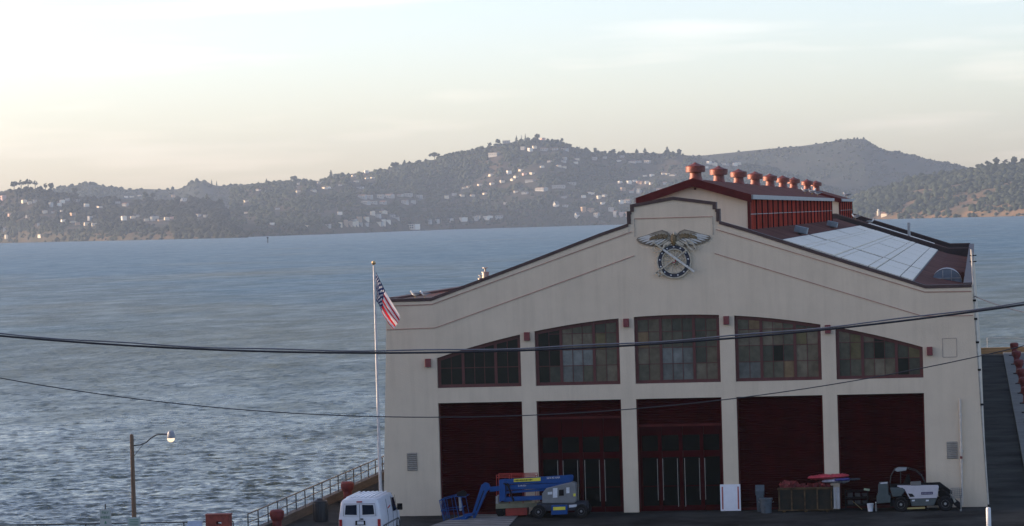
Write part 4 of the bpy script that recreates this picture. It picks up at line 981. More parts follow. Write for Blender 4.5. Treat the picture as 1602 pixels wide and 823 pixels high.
for y_ in (1.75, 3.05, 4.1):
    g = MB(); g.tube([(1.012, y_, .45), (1.016, y_, 1.05), (1.004, y_, 1.24), (.90, y_, 1.92)], .008, 4); g.build('panel_seam', black, van)
g = MB(); g.box((1.02, 2.2, .80), (.02, 3.6, .07)); g.build('rub_strip', pm('rub_grey', (.12, .12, .13), .6), van)
for s_ in (-1, 1):
    for y_ in (1.0, 4.3):
        g = MB(); g.tube([(s_ * 1.015, y_ + .44 * math.cos(t), .36 + .44 * math.sin(t)) for t in np.linspace(.15, math.pi - .15, 12)], .022, 5); g.build('wheel_arch', black, van)
g = MB(); g.tube([(.76, -.03, 1.30), (.72, -.03, 1.86), (-.72, -.03, 1.86), (-.76, -.03, 1.30)], .008, 4); g.tube([(-.80, -.012, .55), (.80, -.012, .55)], .008, 4); g.build('door_gap', black, van)
g = MB(); g.box((.02, -.02, .98), (.46, .04, .2)); pr_ = g.build('plate_recess', black, van)
g = MB(); g.box((.03, -.045, .98), (.30, .015, .14)); g.build('license_plate', pm('plate', (.6, .62, .66), .5), pr_)
g = MB(); g.box((0, -.12, .50), (1.9, .22, .16)); g.build('bumper', pm('chrome_dull', (.35, .35, .36), .35, metal=.7), van, bevel=.03)
g = MB(); g.add([(1.012, 3.15, 1.22), (1.012, 4.0, 1.22), (.915, 3.88, 1.82), (.925, 3.15, 1.86)], [(0, 1, 2, 3)]); g.build('side_window', vg, van)
g = MB(); g.box((1.18, 3.95, 1.36), (.24, .12, .3)); g.tube([(1.0, 3.95, 1.28), (1.12, 3.95, 1.3)], .025, 6); g.build('mirror', black, van, bevel=.03)
g = MB(); g.add([(1.004, 1.0, 1.5), (1.004, 1.5, 1.46), (1.004, 1.5, 1.50), (1.004, 1.0, 1.55)], []); 
for k in range(5): g.tube([(.985 - .004 * k, 1.9 + .14 * k, 1.47 + .012 * k), (.975 - .004 * k, 1.98 + .14 * k, 1.52 + .012 * k), (.98 - .004 * k, 2.04 + .14 * k, 1.47 + .012 * k)], .012, 4)
g.build('side_lettering', pm('logo_red', (.5, .05, .05), .5), van)
for s in (-1, 1):
    for y in (1.0, 4.3):
        g = MB(); g.lathe([(.2, -.11), (.33, -.11), (.36, -.07), (.36, .07), (.33, .11), (.2, .11)], (s * .86, y, .36), 20, 'x'); g.build('wheel', rubber, van, smooth=True)
g = MB(); g.add([(-.8, 3.88, 2.0), (.8, 3.88, 2.0), (.86, 4.58, 1.40), (-.86, 4.58, 1.40)], [(0, 1, 2, 3)]); g.v = [(x, y + .02, z + .015) for x, y, z in g.v]; g.build('windscreen', vg, van)

# ------------------------------------------------------------------ helper for machines seen from the side: photo outline -> metres at a depth
def side(origin, Y):
    o = Vector(origin)
    return lambda px, py: ((at(px, py, Y) - o).x, (at(px, py, Y) - o).z)
def plate(name, pts, S, y0, y1, mat, parent, bevel=.02):
    g = MB(); pl = [S(*p) for p in pts]
    a = sum(pl[i][0] * pl[(i + 1) % len(pl)][1] - pl[(i + 1) % len(pl)][0] * pl[i][1] for i in range(len(pl)))
    g.prism(pl if a > 0 else pl[::-1], y0, y1)
    return g.build(name, mat, parent, bevel=bevel)
def wheel_at(parent, x, z, y, r, w, hubm, hr=.5):
    g = MB(); g.lathe([(r * hr, -w / 2), (r * .92, -w / 2), (r, -w * .32), (r, w * .32), (r * .92, w / 2), (r * hr, w / 2)], (x, y, z), 24, 'y'); wl = g.build('wheel', rubber, parent, smooth=True)
    g = MB(); g.lathe([(.02, -w / 2 - .02), (r * .16, -w / 2 - .02), (r * .2, -w * .40), (r * hr * .8, -w * .36), (r * hr, -w / 2 - .005), (r * hr + .01, -w * .3), (.02, -w * .3)], (x, y, z), 18, 'y'); g.build('hub', hubm, wl, smooth=True)
    return wl

# ------------------------------------------------------------------ blue boom lift
blue = pm('lift_blue', (.006, .058, .22), .5, spec=.25, var=.12, scale=3)
hubg = pm('hub_grey', (.22, .23, .25), .5)
covg = pm('cover_grey', (.17, .175, .18), .5, var=.12)
OB = Vector((-6.84, -2.4, 0)); bl = thing('boom_lift', 'blue articulated boom lift with grey cover before the left glass doors', 'boom lift', OB); S = side(OB, -2.6)
wy = -.15
for px, py in ((842, 801), (909, 799)):
    x, z = S(px, py); wheel_at(bl, x, .33, -.02, .33, .24, hubg); wheel_at(bl, x, .33, 1.45, .33, .24, hubg)
plate('chassis', [(838, 789), (915, 787), (916, 799), (838, 801)], S, .12, 1.3, pm('lift_dark', (.02, .025, .04), .6), bl)
plate('battery_box', [(862, 791), (887, 790.5), (887, 805), (862, 806)], S, -.1, .2, blue, bl)
plate('label', [(865, 793.5), (884, 793), (884, 798), (865, 798.6)], S, -.115, -.102, yellow, bl, 0)
plate('label', [(889, 791), (901, 790), (901, 794), (889, 795)], S, .10, .119, pm('label_white', (.6, .62, .66), .5), bl, 0)
plate('turntable_cover', [(847, 788.5), (847, 773), (853, 765), (880, 758), (893, 755), (899.5, 757), (900.5, 785), (897, 788)], S, .05, .75, covg, bl, .04)
plate('engine_cover', [(850, 788), (850, 770), (896, 760), (898, 788)], S, .8, 1.4, covg, bl, .04)
for pl in ([(864, 764.5), (871, 764), (871, 779), (864, 779.5)], [(856, 770.5), (863, 770), (863, 774), (856, 774.5)], [(885, 763.5), (890, 763), (890, 772), (885, 772.5)]):
    plate('label', pl, S, .035, .048, MATS['label_white'], bl, 0)
plate('control_panel', [(873.5, 767), (881, 766.5), (881, 776), (873.5, 776.5)], S, .03, .048, black, bl, 0)
plate('label', [(896, 773), (899.6, 772.7), (899.6, 777), (896, 777.3)], S, .035, .048, yellow, bl, 0)
ub = plate('upper_boom', [(779, 752), (893, 744.2), (895, 747), (894, 754), (888, 756.5), (800, 758.5), (779, 760.5)], S, .22, .52, blue, bl)
plate('label', [(802, 750.4), (844, 748), (844, 753.5), (802, 755.2)], S, .20, .217, yellow, ub, 0)
g = MB()
for k in range(13):
    x0, z0 = S(804 + k * 2.2, 752.9 - k * .12); g.box((x0, .196, z0), (.045, .006, .05 + .02 * (k % 3)))
g.build('label_print', black, ub)
x, z = S(864, 748.6); lettering('SZ4-40 NAR', .125, (x, .213, z), (math.pi / 2, -.035, 0), white, ub)
lb = plate('lower_boom', [(790, 760), (858, 757.5), (884, 756), (884, 763), (862, 765.5), (790, 768)], S, .26, .5, blue, bl)
x, z = S(815, 761.2); lettering('Z-40-321', .11, (x, .25, z), (math.pi / 2, -.03, 0), white, lb)
plate('link_arm', [(786, 770), (850, 766), (850, 769.5), (786, 774)], S, .3, .45, blue, bl)
plate('base_arm', [(786, 779), (848, 777), (848, 783), (786, 786.5)], S, .22, .55, blue, bl)
plate('mast', [(779, 752), (788.5, 751), (789, 784), (779.5, 786)], S, .14, .6, blue, bl)
g = MB()
for p0, p1 in (((792, 757), (802, 785)), ((786, 757), (796, 762))):
    a, b = S(*p0), S(*p1); g.tube([(a[0], .16, a[1]), (b[0], .16, b[1])], .045, 7)
g.build('cylinder', black, bl)
plate('jib_pivot', [(764, 763.5), (780, 761.5), (780, 769), (764, 771)], S, .22, .5, blue, bl)
plate('jib', [(751, 760), (756, 756), (762, 758), (766, 766), (760, 770), (744.5, 805), (740.5, 812.5), (738, 812), (736.5, 805)], S, .2, .5, blue, bl)
plate('jib_slot', [(754, 769), (756, 768), (744, 800), (742.5, 800)], S, .185, .21, black, bl, 0)
plate('basket_arm', [(724, 806), (742, 803), (743, 807), (724, 811)], S, .2, .5, blue, bl)
# basket: tubes
g = MB()
def bt(p0, p1, y0, y1, r=.02):
    a, b = S(*p0), S(*p1); g.tube([(a[0], y0, a[1]), (b[0], y1, b[1])], r, 6)
for yy in (-.45, 1.0):
    bt((688.5, 782.5), (712, 776), yy, yy); bt((712, 776), (728, 777), yy, yy); bt((691, 799), (722, 795), yy, yy, .015); bt((697, 820), (730, 812), yy, yy)
    bt((688.5, 782.5), (697, 820), yy, yy); bt((700, 780), (706, 817), yy, yy, .015); bt((712, 776), (720, 814), yy, yy); bt((722, 776.5), (729, 812), yy, yy)
for p in ((688.5, 782.5), (691, 799), (697, 820), (712, 776), (728, 777), (722, 795), (730, 812)): bt(p, p, -.45, 1.0)
for f in (.2, .5, .8): bt((688.5, 782.5), (697, 820), -.45 + 1.45 * f, -.45 + 1.45 * f, .014)
bk = g.build('basket', blue, bl)
plate('floor', [(697, 817), (730, 809), (731, 812.5), (698, 821)], S, -.44, .99, blue, bk, 0)
plate('kick_plate', [(699, 814), (728, 806), (730, 812), (701, 819.5)], S, -.475, -.455, blue, bk, 0)
plate('label', [(708.5, 815.3), (722, 812), (722.5, 814.5), (709, 818)], S, -.49, -.477, yellow, bk, 0)
plate('control_box', [(712, 772), (722, 768.5), (727, 772), (727, 778), (714, 779)], S, .1, .5, black, bk, .03)
plate('control_column', [(715, 779), (719, 778), (720.5, 800), (717, 801)], S, .2, .4, pm('column_pale', (.3, .33, .38), .5), bk)

# ------------------------------------------------------------------ scissor lift behind it
OS = Vector((-8.9, -1.35, 0)); sl_ = thing('scissor_lift', 'red and cream scissor lift standing behind the blue boom lift', 'scissor lift', OS); S = side(OS, -1.3)
lred = pm('lift_red', (.36, .030, .018), .5, var=.15); cream = pm('lift_cream', (.30, .29, .20), .6, var=.15)
plate('base', [(791, 795), (825, 794), (825, 806), (791, 807)], S, 0, .75, lred, sl_)
plate('platform', [(776, 788), (842, 785.5), (842, 793), (776, 796)], S, -.05, .8, cream, sl_)
plate('chassis', [(776, 795.5), (792, 795), (792, 803), (776, 803)], S, .02, .73, black, sl_)
plate('toe_board', [(776, 776), (780, 776), (780, 788), (776, 788)], S, -.05, .8, pm('lift_white', (.5, .5, .52), .5), sl_)
for px in (783, 835):
    x, z = S(px, 805); wheel_at(sl_, x, .17, .02, .17, .12, black); wheel_at(sl_, x, .17, .73, .17, .12, black)
g = MB()
for yy in (-.03, .78):
    for z_ in (742.5, 746.5, 764):
        a, b = S(777, z_ + .6), S(838, z_ - .6); g.tube([(a[0], yy, a[1]), (b[0], yy, b[1])], .02, 6)
    for px in (777, 797, 818, 838):
        a, b = S(px, 743), S(px + .8, 788); g.tube([(a[0], yy, a[1]), (b[0], yy, b[1])], .02, 6)
g.build('guard_rail', lred, sl_)
g = MB()
for k in range(3):
    a, b = S(796, 787 - k * 1.6), S(832, 786 - k * 1.6); g.tube([(a[0], .2, a[1] - .05), (b[0], .2, b[1])], .03, 6)
g.build('scissor_arm', cream, sl_)
plate('control_box', [(824, 747), (837, 746), (837, 755), (824, 756)], S, -.12, .12, cream, sl_)

# ------------------------------------------------------------------ white notice board against the pillar
nb = thing('notice_board', 'white board with red edge stripes leaning on the pillar', 'board', (2.45, -.22, 0))
g = MB(); g.span((-.50, 0, .02), (.50, .05, 1.33)); b_ = g.build('panel', pm('board_white', (.78, .78, .84), .5, var=.04), nb)
for s in (-1, 1):
    g = MB(); g.span((s * .39 - .035, -.008, .10), (s * .39 + .035, -.001, 1.22)); g.build('stripe', pm('stripe_red', (.36, .09, .08), .6, var=.5, scale=14), nb)
    g = MB(); g.box((s * .3, .02, .02), (.08, .2, .03)); g.build('foot', grey, nb)

# ------------------------------------------------------------------ skip with rubble, bundle, planks, cans
OD = Vector((4.76, -1.35, 0)); S = side(OD, -1.3)
sk = thing('skip', 'dark rusty open skip with steel ribs before the fourth door', 'skip', OD)
rust = pm('skip_metal', (.036, .030, .022), .85, spec=.1, scale=2.2, col2=(.016, .019, .018)); ribm = pm('skip_rib', (.085, .055, .030), .85, spec=.1, var=.5, scale=4)
x0, zt = S(1217, 761); x1, _ = S(1302, 760); zt = 1.18
g = MB(); g.span((x0, 0, .12), (x1, .06, zt)); g.span((x0, 1.14, .12), (x1, 1.2, zt)); g.span((x0, .06, .12), (x0 + .06, 1.14, zt)); g.span((x1 - .06, .06, .12), (x1, 1.14, zt)); g.span((x0 + .06, .06, .12), (x1 - .06, 1.14, .18)); g.build('bin', rust, sk)
for f in (0.02, .25, .49, .72, .98):
    g = MB(); xx = x0 + (x1 - x0) * f; g.span((xx - .035, -.06, .14), (xx + .035, -.002, zt - .07)); g.build('rib', ribm, sk)
g = MB(); g.span((x0 - .03, -.07, zt - .07), (x1 + .03, .07, zt + .03)); g.span((x0 - .03, -.05, .08), (x1 + .03, .04, .14)); g.build('rim', ribm, sk)
for f in (.1, .5, .9): g = MB(); g.box((x0 + (x1 - x0) * f, .5, .05), (.14, 1.0, .1)); g.build('skid', ribm, sk)
rg = random.Random(4)
rb = thing('rubble_heap', 'heap of dark red rubble filling the skip', 'rubble', (OD.x, OD.y, 1.0)); tag(rb, kind='stuff')
g = MB()
for k in range(150):
    xx = rg.uniform(x0 + .12, x1 - .12); yy = rg.uniform(.12, 1.05); sz = rg.uniform(.05, .16)
    g.box((xx, yy, .12 + .22 * rg.random() + .08 * math.sin(xx * 3)), (sz * 1.6, sz, sz), rg.uniform(0, 3), rg.uniform(-.6, .6), rg.uniform(-.6, .6))
g.box(((x0 + x1) / 2, .6, .0), (x1 - x0 - .15, 1.0, .26)); g.build('debris', pm('debris_red', (.15, .016, .018), .8, var=.6, scale=5), rb)
bd_ = thing('tarp_bundle', 'red, white and blue wrapped bundle lying across the skip corner', 'bundle', at(1296, 752, -.9))
def blob_strip(name, pts, hh, mat, y0, y1, seed):
    r2 = random.Random(seed); g = MB(); vs = []; fs = []; n = 26; m_ = 8
    o = at(1296, 752, -.9)
    for i in range(n):
        u = i / (n - 1); px = pts[0][0] + (pts[1][0] - pts[0][0]) * u; py = pts[0][1] + (pts[1][1] - pts[0][1]) * u
        q = at(px, py, -.9) - o; e = (1 - (2 * abs(u - .5)) ** 6)
        for k in range(m_):
            t = 2 * math.pi * k / m_; rr = hh * (.25 + .75 * e) * r2.uniform(.75, 1.15)
            vs.append((q.x, (y0 + y1) / 2 + math.cos(t) * (y1 - y0) / 2, q.z + math.sin(t) * rr))
    for i in range(n - 1):
        for k in range(m_): fs.append((i * m_ + k, i * m_ + (k + 1) % m_, (i + 1) * m_ + (k + 1) % m_, (i + 1) * m_ + k))
    fs.append(tuple(range(m_ - 1, -1, -1))); fs.append(tuple((n - 1) * m_ + k for k in range(m_)))
    g.add(vs, fs); return g.build(name, mat, bd_, smooth=True)
blob_strip('red_layer', [(1264, 747.5), (1328, 744)], .13, pm('tarp_red', (.42, .04, .06), .6, var=.35, scale=6), -.35, .35, 1)
blob_strip('white_layer', [(1286, 753), (1329, 752)], .11, pm('tarp_white', (.42, .42, .50), .6, var=.4, scale=5), -.30, .3, 2)
blob_strip('blue_layer', [(1306, 750.5), (1330, 749)], .09, pm('tarp_blue', (.05, .05, .20), .6, var=.4, scale=7), -.38, -.1, 3)
blob_strip('dark_layer', [(1324, 750.5), (1346, 749.5)], .05, pm('tarp_dark', (.06, .07, .08), .7), -.1, .2, 4)
for k, (pa, pb) in enumerate(((1304.5, 1308), (1308.8, 1314))):
    S2 = side((0, 0, 0), -1.5); a, b = S2(pa, 793)[0], S2(pb, 793)[0]
    g = MB(); g.box(((a + b) / 2, 0, .58), (b - a, .04, 1.05)); o = g.build('plank', pm('plank_white', (.33, .33, .34), .7, var=.15)); o.location = (0, -1.42 - .0, .1)
    tag(o, ('left narrow' if k == 0 else 'right wider') + ' white plank standing against the right end of the skip', 'plank', 'white planks at the skip')
cang = pm('can_bluegrey', (.055, .075, .095), .55, var=.3, scale=4)
for k, (x, y, h, w, lb) in enumerate(((3.95, -.75, 1.0, .27, 'blue grey wheeled bin with raised lid behind the dustbin'), (4.28, -1.45, .72, .31, 'round blue grey dustbin left of the skip'))):
    t = thing('waste_bin', lb, 'bin', (x, y, .004))
    g = MB(); g.lathe([(w * .8, 0), (w * .95, h * .9), (w * 1.06, h * .9), (w * 1.06, h), (w * .9, h), (w * .8, h * .75), (.01, h * .7)], (0, 0, 0), 18 if k else 4); o = g.build('body', cang, t, smooth=bool(k))
    if k == 0: o.rotation_euler.z = R(45)
    g = MB(); g.box((0, .05, h * .82), (w * 1.1, w * .8, .1), .3, .2); g.build('rubbish', pm('paper_pale', (.34, .34, .30), .8, var=.3, scale=9), t)
    if k == 0: g = MB(); g.box((-.02, .24, h + .05), (.44, .04, .5), 0, -.2); g.build('lid', cang, t)
    else:
        g = MB()
        for s in (-1, 1): g.tube([(s * w * 1.05, -.05, h * .7), (s * w * 1.18, -.05, h * .78), (s * w * 1.18, .05, h * .78), (s * w * 1.05, .05, h * .7)], .015, 5)
        g.build('handle', grey, t)
bu = thing('bucket', 'white plastic bucket on the asphalt left of the telehandler', 'bucket', (9.35, -1.5, .004))
g = MB(); g.lathe([(.125, 0), (.155, .34), (.165, .34), (.165, .385), (.15, .385), (.13, .1), (.01, .09)], (0, 0, 0), 20); g.build('body', pm('bucket_white', (.6, .62, .68), .5), bu, smooth=True)
g = MB(); g.tube([(.16 * math.cos(a), -.16 * abs(math.sin(a)) * .4, .33 - .14 * math.sin(a)) for a in np.linspace(0, math.pi, 9)], .006, 4); g.build('handle', grey, bu)
bo = thing('bottle', 'slim grey canister beside the white bucket', 'canister', (9.62, -1.45, .004))
g = MB(); g.lathe([(.05, 0), (.055, .28), (.03, .34), (.03, .40)], (0, 0, 0), 12); g.build('body', grey, bo, smooth=True)
g = MB(); g.lathe([(.034, .40), (.034, .45)], (0, 0, 0), 10); g.build('cap', white, bo)
# dark trolley with stored gear between the skip and the telehandler
OT = Vector((8.2, -.95, 0)); tr = thing('trolley', 'dark gear trolley with diagonal handle between skip and telehandler', 'trolley', OT); S = side(OT, -1.0)
g = MB()
for px in (1322, 1357):
    for yy in (0, .6):
        a = S(px, 765); g.tube([(a[0], yy, .08), (a[0], yy, 1.0)], .02, 5)
for z in (.25, .6, .95):
    a, b = S(1322, 770)[0], S(1357, 770)[0]
    for yy in (0, .6): g.tube([(a, yy, z), (b, yy, z)], .018, 5)
for px in (1322, 1357):
    a = S(px, 765)[0]
    for z in (.25, .6, .95): g.tube([(a, 0, z), (a, .6, z)], .016, 5)
g.build('frame', black, tr)
for z in (.28, .63):
    g = MB(); a, b = S(1323, 770)[0], S(1356, 770)[0]; g.span((a, .02, z), (b, .58, z + .02)); g.build('shelf', black, tr)
    for k in range(3): g = MB(); g.box((a + .2 + k * .36, .3, z + .02 + .1), (.24, .36, .2 - .03 * k), .1 * k); g.build('crate', pm('crate_dark', (.035, .033, .035), .7), tr)
a, b = S(1334, 784), S(1349, 797); g = MB(); g.tube([(a[0], -.12, a[1]), (b[0], -.12, max(.03, b[1]))], .016, 5); g.build('pull_handle', pm('handle_wood', (.30, .22, .10), .7), tr)
a = S(1356, 766); g = MB(); g.box((a[0], -.03, a[1]), (.28, .02, .10), 0, 0, .15); g.build('label', pm('label_green', (.35, .42, .28), .6), tr)

# ------------------------------------------------------------------ telehandler
OH = Vector((10.85, -1.9, 0)); th = thing('telehandler', 'white and grey telehandler with dark cab parked at the right wall', 'telehandler', OH); S = side(OH, -2.1)
tw = pm('tele_white', (.50, .48, .52), .45, var=.06); tg = pm('tele_grey', (.065, .08, .085), .5, var=.15); teal = pm('tele_teal', (.050, .070, .075), .5, var=.2)
for px in (1409.5, 1479):
    x, z = S(px, 790); wheel_at(th, x, .36, .0, .36, .28, pm('tele_hub', (.30, .31, .31), .5), .52); wheel_at(th, x, .36, 1.35, .36, .28, MATS['tele_hub'], .52)
bdy = plate('body', [(1403, 761.5), (1404, 760.8), (1467, 760.5), (1468.5, 763), (1466, 779.6), (1423, 781), (1415, 766)], S, -.02, .5, tw, th, .03)
plate('window', [(1420.5, 772.5), (1427, 773), (1431, 777.5), (1423.5, 778)], S, -.032, -.02, black, bdy, 0)
plate('nameplate', [(1441, 770.3), (1459.5, 769.8), (1459.5, 774), (1441, 774.5)], S, -.034, -.021, pm('plate_violet', (.06, .05, .11), .5), bdy, 0)
g = MB()
for k in range(7): x, z = S(1443.5 + k * 2.2, 772.2); g.box((x, -.036, z), (.035, .006, .05))
g.build('nameplate_print', pm('print_grey', (.3, .3, .36), .6), bdy)
lw = plate('skirt', [(1423, 781.2), (1466, 779.8), (1461, 792), (1426, 792.5)], S, .0, .5, tg, th, .03)
for px in (1428.5, 1450.5): plate('reflector', [(px - 2, 782.5), (px + 2.5, 782.3), (px + 2.5, 784.6), (px - 2, 785)], S, -.014, -.001, MATS['label_white'], lw, 0)
plate('step', [(1419, 794.5), (1447, 793.5), (1447, 796), (1419, 797)], S, -.12, .1, pm('step_amber', (.34, .27, .10), .6), th, 0)
plate('chassis', [(1392, 783), (1490, 780), (1490, 792), (1392, 794)], S, .3, 1.15, black, th)
plate('rear_engine', [(1374, 758), (1388, 757), (1390, 775), (1393, 775.5), (1393, 787), (1371, 789), (1371, 776), (1373, 775)], S, .0, 1.3, teal, th, .05)
plate('rear_cap', [(1377, 757), (1388, 756.3), (1388, 758), (1377, 758.6)], S, .1, .6, MATS['label_white'], th, 0)
plate('mudguard', [(1392, 764), (1412, 763.5), (1416, 768), (1410, 777), (1396, 778)], S, -.06, .3, teal, th, .04)
plate('boom', [(1391, 760), (1470, 757), (1489, 771), (1489, 776), (1466, 768), (1392, 768)], S, .62, .92, black, th, .03)
plate('top_box', [(1424, 755), (1440, 754), (1440.5, 760.5), (1424.5, 761)], S, .1, .4, pm('box_grey', (.13, .13, .125), .6), th)
cabm = pm('cab_frame', (.012, .014, .016), .5)
g = MB()
def ct(pts, yy, r=.02):
    g.tube([(S(*p)[0], yy, S(*p)[1]) for p in pts], r, 6)
for yy in (.75, 1.45):
    ct([(1399, 737), (1408, 735.6), (1420, 736), (1432, 739), (1441, 747), (1447, 759)], yy); ct([(1399, 737), (1393, 747), (1391, 762)], yy, .025); ct([(1408, 736), (1408, 762)], yy, .02)
for p in ((1399, 737), (1420, 736), (1441, 747)): a = S(*p); g.tube([(a[0], .75, a[1]), (a[0], 1.45, a[1])], .025, 5)
cab = g.build('cab', cabm, th)
plate('cab_roof', [(1398, 737.6), (1404, 734.8), (1418, 735), (1417, 738.4), (1403, 740.6)], S, .72, 1.48, pm('cab_roof_pale', (.26, .29, .31), .5), cab, .02)
plate('seat', [(1412, 760), (1418, 746), (1422, 746), (1424, 760)], S, 1.1, 1.4, black, cab, .03)
plate('front_linkage', [(1467, 771), (1474, 767), (1482, 772), (1490, 780), (1503, 790), (1503, 797), (1499, 797), (1484, 784), (1468, 778)], S, .3, .9, black, th, .02)
g = MB()
ct([(1472.5, 760), (1476, 768)], .2, .015); ct([(1470, 770), (1474, 768), (1479, 770)], .1, .03); g.build('hose', black, th)
g = MB()
for yy in (.1, 1.1):
    for k in range(6): ct([(1487 + k * 3.4, 767.5), (1487 + k * 3.4, 780)], yy, .009)
    for k in range(5): ct([(1487, 767.5 + k * 3.1), (1505, 767 + k * 3.1)], yy, .011)
for px in (1487, 1505):
    for k in range(5): a = S(px, 767.5 + k * 3.1); g.tube([(a[0], .1, a[1]), (a[0], 1.1, a[1])], .010, 5)
g.build('front_cage', pm('cage_grey', (.16, .17, .18), .5), th)
for yy in (.35, .85):
    a = S(1503, 784)[0]; g = MB(); g.box((a, yy, .38), (.06, .1, .62)); g.box((a + .0, yy - .5, .06), (.08, 1.0, .05)); g.build('fork', pm('fork_grey', (.25, .25, .24), .5), th)
plate('headlamp', [(1488, 777), (1492, 778), (1496, 786), (1493, 788)], S, .22, .29, pm('lamp_pale', (.40, .38, .32), .4), th, 0)

# ------------------------------------------------------------------ mooring bollards
bred = pm('bollard_red', (.17, .022, .018), .65, var=.3, scale=4, bump=.3, bscale=20)
def bollard(label, loc, group, s=1.0):
    t = thing('mooring_bollard', label, 'bollard', loc, 0, group)
    g = MB(); g.lathe([(.36, 0), (.36, .06), (.25, .10), (.22, .35), (.24, .55)], (0, 0, 0), 18); g.build('shaft', bred, t, smooth=True)
    g = MB(); g.lathe([(.25, .54), (.32, .66), (.36, .82), (.35, .98), (.26, 1.06), (.01, 1.08)], (0, 0, 0), 18); g.build('head', bred, t, smooth=True)
    g = MB(); g.box((0, 0, .02), (.9, .9, .05)); g.build('foot_plate', black, t)
    t.scale = (s, s, s); return t
bollard('red iron bollard beside the railing behind the white van', (-18.55, 9.1, .004), 'bollards along the left pier edge')
bollard('red iron bollard at the near left corner of the pier', (-18.9, -7.2, .004), 'bollards along the left pier edge')
RB = [160, 142, 125, 109, 95, 82, 71, 61]
ORDR = ['farthest', 'second farthest', 'third farthest', 'fourth farthest', 'fifth farthest', 'sixth farthest', 'second nearest', 'nearest']
for k, y in enumerate(RB):
    bollard(f'{ORDR[k]} red bollard in the row on the right walkway', (18.15, y, .14), 'bollards along the right walkway', 1.15)
# ------------------------------------------------------------------ railings
railm = pm('rail_galv', (.065, .060, .054), .5, var=.15)
def railing(name, label, pts, h=1.05, step=2.25, mat=railm):
    t = thing(name, label, 'railing', pts[0])
    o = Vector(pts[0])
    for a, b in zip(pts[:-1], pts[1:]):
        a, b = Vector(a) - o, Vector(b) - o; L = (b - a).length; n = max(1, round(L / step))
        for z, r in ((h, .035), (h * .52, .025)):
            g = MB(); g.tube([a + Vector((0, 0, z)), b + Vector((0, 0, z))], r, 6); g.build('rail', mat, t)
        for k in range(n + 1):
            p = a + (b - a) * k / n; g = MB(); g.tube([p, p + Vector((0, 0, h))], .032, 6); g.build('post', mat, t)
railing('railing', 'grey pipe railing along the left edge of the pier', [(-19.3, -11.8, .44), (-19.3, 46, .44)], .85)
railing('railing', 'low pipe railing along the quay edge left of the pier', [(-19.9, -12.3, 0), (-60, -12.3, 0)], 1.0, 2.4)
railing('railing', 'white pipe railing along the right edge of the pier', [(19.75, 40, .44), (19.75, 167.5, .44), (15.6, 167.9, .58)], 1.0, 4.0, pm('rail_white', (.5, .5, .5), .5))
# ------------------------------------------------------------------ black litter bin
lbn = thing('litter_bin', 'black litter bin by the railing left of the van', 'bin', (-17.75, -2.3, .004))
g = MB(); g.lathe([(.34, 0), (.36, .08), (.36, .92), (.33, .98)], (0, 0, 0), 16); g.build('body', pm('bin_black', (.012, .012, .014), .5), lbn, smooth=True)
g = MB(); g.lathe([(.37, .98), (.37, 1.02), (.2, 1.1), (.16, 1.16), (.01, 1.18)], (0, 0, 0), 16); g.build('lid', MATS['bin_black'], lbn, smooth=True)
for k in range(12):
    a = 2 * math.pi * k / 12; g = MB(); g.box((.37 * math.cos(a), .37 * math.sin(a), .5), (.03, .07, .84), a); g.build('slat', MATS['bin_black'], lbn)
# ------------------------------------------------------------------ street lamp
wood_ = pm('pole_wood', (.17, .105, .065), .85, var=.35, scale=2, stretch=(4, 4, .3))
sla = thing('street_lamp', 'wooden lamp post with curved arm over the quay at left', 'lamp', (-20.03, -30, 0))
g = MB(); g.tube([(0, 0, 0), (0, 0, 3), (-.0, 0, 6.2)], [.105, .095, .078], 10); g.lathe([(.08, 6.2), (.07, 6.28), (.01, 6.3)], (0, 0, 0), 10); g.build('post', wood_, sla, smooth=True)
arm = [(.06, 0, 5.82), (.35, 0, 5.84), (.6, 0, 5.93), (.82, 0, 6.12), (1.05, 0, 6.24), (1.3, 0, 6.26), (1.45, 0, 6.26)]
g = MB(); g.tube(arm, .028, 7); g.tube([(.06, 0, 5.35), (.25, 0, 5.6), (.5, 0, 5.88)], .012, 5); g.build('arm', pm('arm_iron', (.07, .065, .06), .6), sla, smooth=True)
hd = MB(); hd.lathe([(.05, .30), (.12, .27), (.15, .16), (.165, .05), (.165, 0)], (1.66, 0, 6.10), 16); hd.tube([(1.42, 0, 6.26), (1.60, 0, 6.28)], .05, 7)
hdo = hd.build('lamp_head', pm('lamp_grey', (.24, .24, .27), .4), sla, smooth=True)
g = MB(); g.lathe([(.16, 0), (.155, -.06), (.12, -.13), (.05, -.17), (.001, -.175)], (1.66, 0, 6.10), 16); g.build('lamp_bowl', pm('lamp_bowl', (.8, .72, .6), .15, emit=((1, .75, .5), .5)), sla, smooth=True)  # faint glow added to the bowl in place of a sun glint
# ------------------------------------------------------------------ signs on the quay
signw = pm('sign_white', (.40, .42, .40), .6, var=.08); signg = pm('sign_green', (.03, .16, .09), .6)
ps = thing('pay_sign', 'pale sign reading PAY HERE on a post left of the lamp', 'sign', (-21.25, -30, 0))
g = MB(); g.tube([(0, .04, 0), (0, .04, 3.42)], .03, 8); g.build('post', railm, ps)
g = MB(); g.span((-.245, -.012, 2.42), (.245, .012, 3.2)); g.build('plate', signw, ps)
lettering('PAY', .17, (0, -.018, 3.05), (math.pi / 2, 0, 0), signg, ps); lettering('HERE', .17, (0, -.018, 2.86), (math.pi / 2, 0, 0), signg, ps)
g = MB(); g.prism([(-.05, 2.6), (.05, 2.6), (.0, 2.72)], -.02, -.012); g.build('arrow', signg, ps)
ns = thing('notice_sign', 'pale green printed notice on the lamp post', 'sign', (-20.0, -30.16, 0))
g = MB(); g.span((-.27, -.01, 2.1), (.27, .012, 2.86)); g.build('plate', pm('notice_pale', (.36, .42, .40), .6, var=.06), ns)
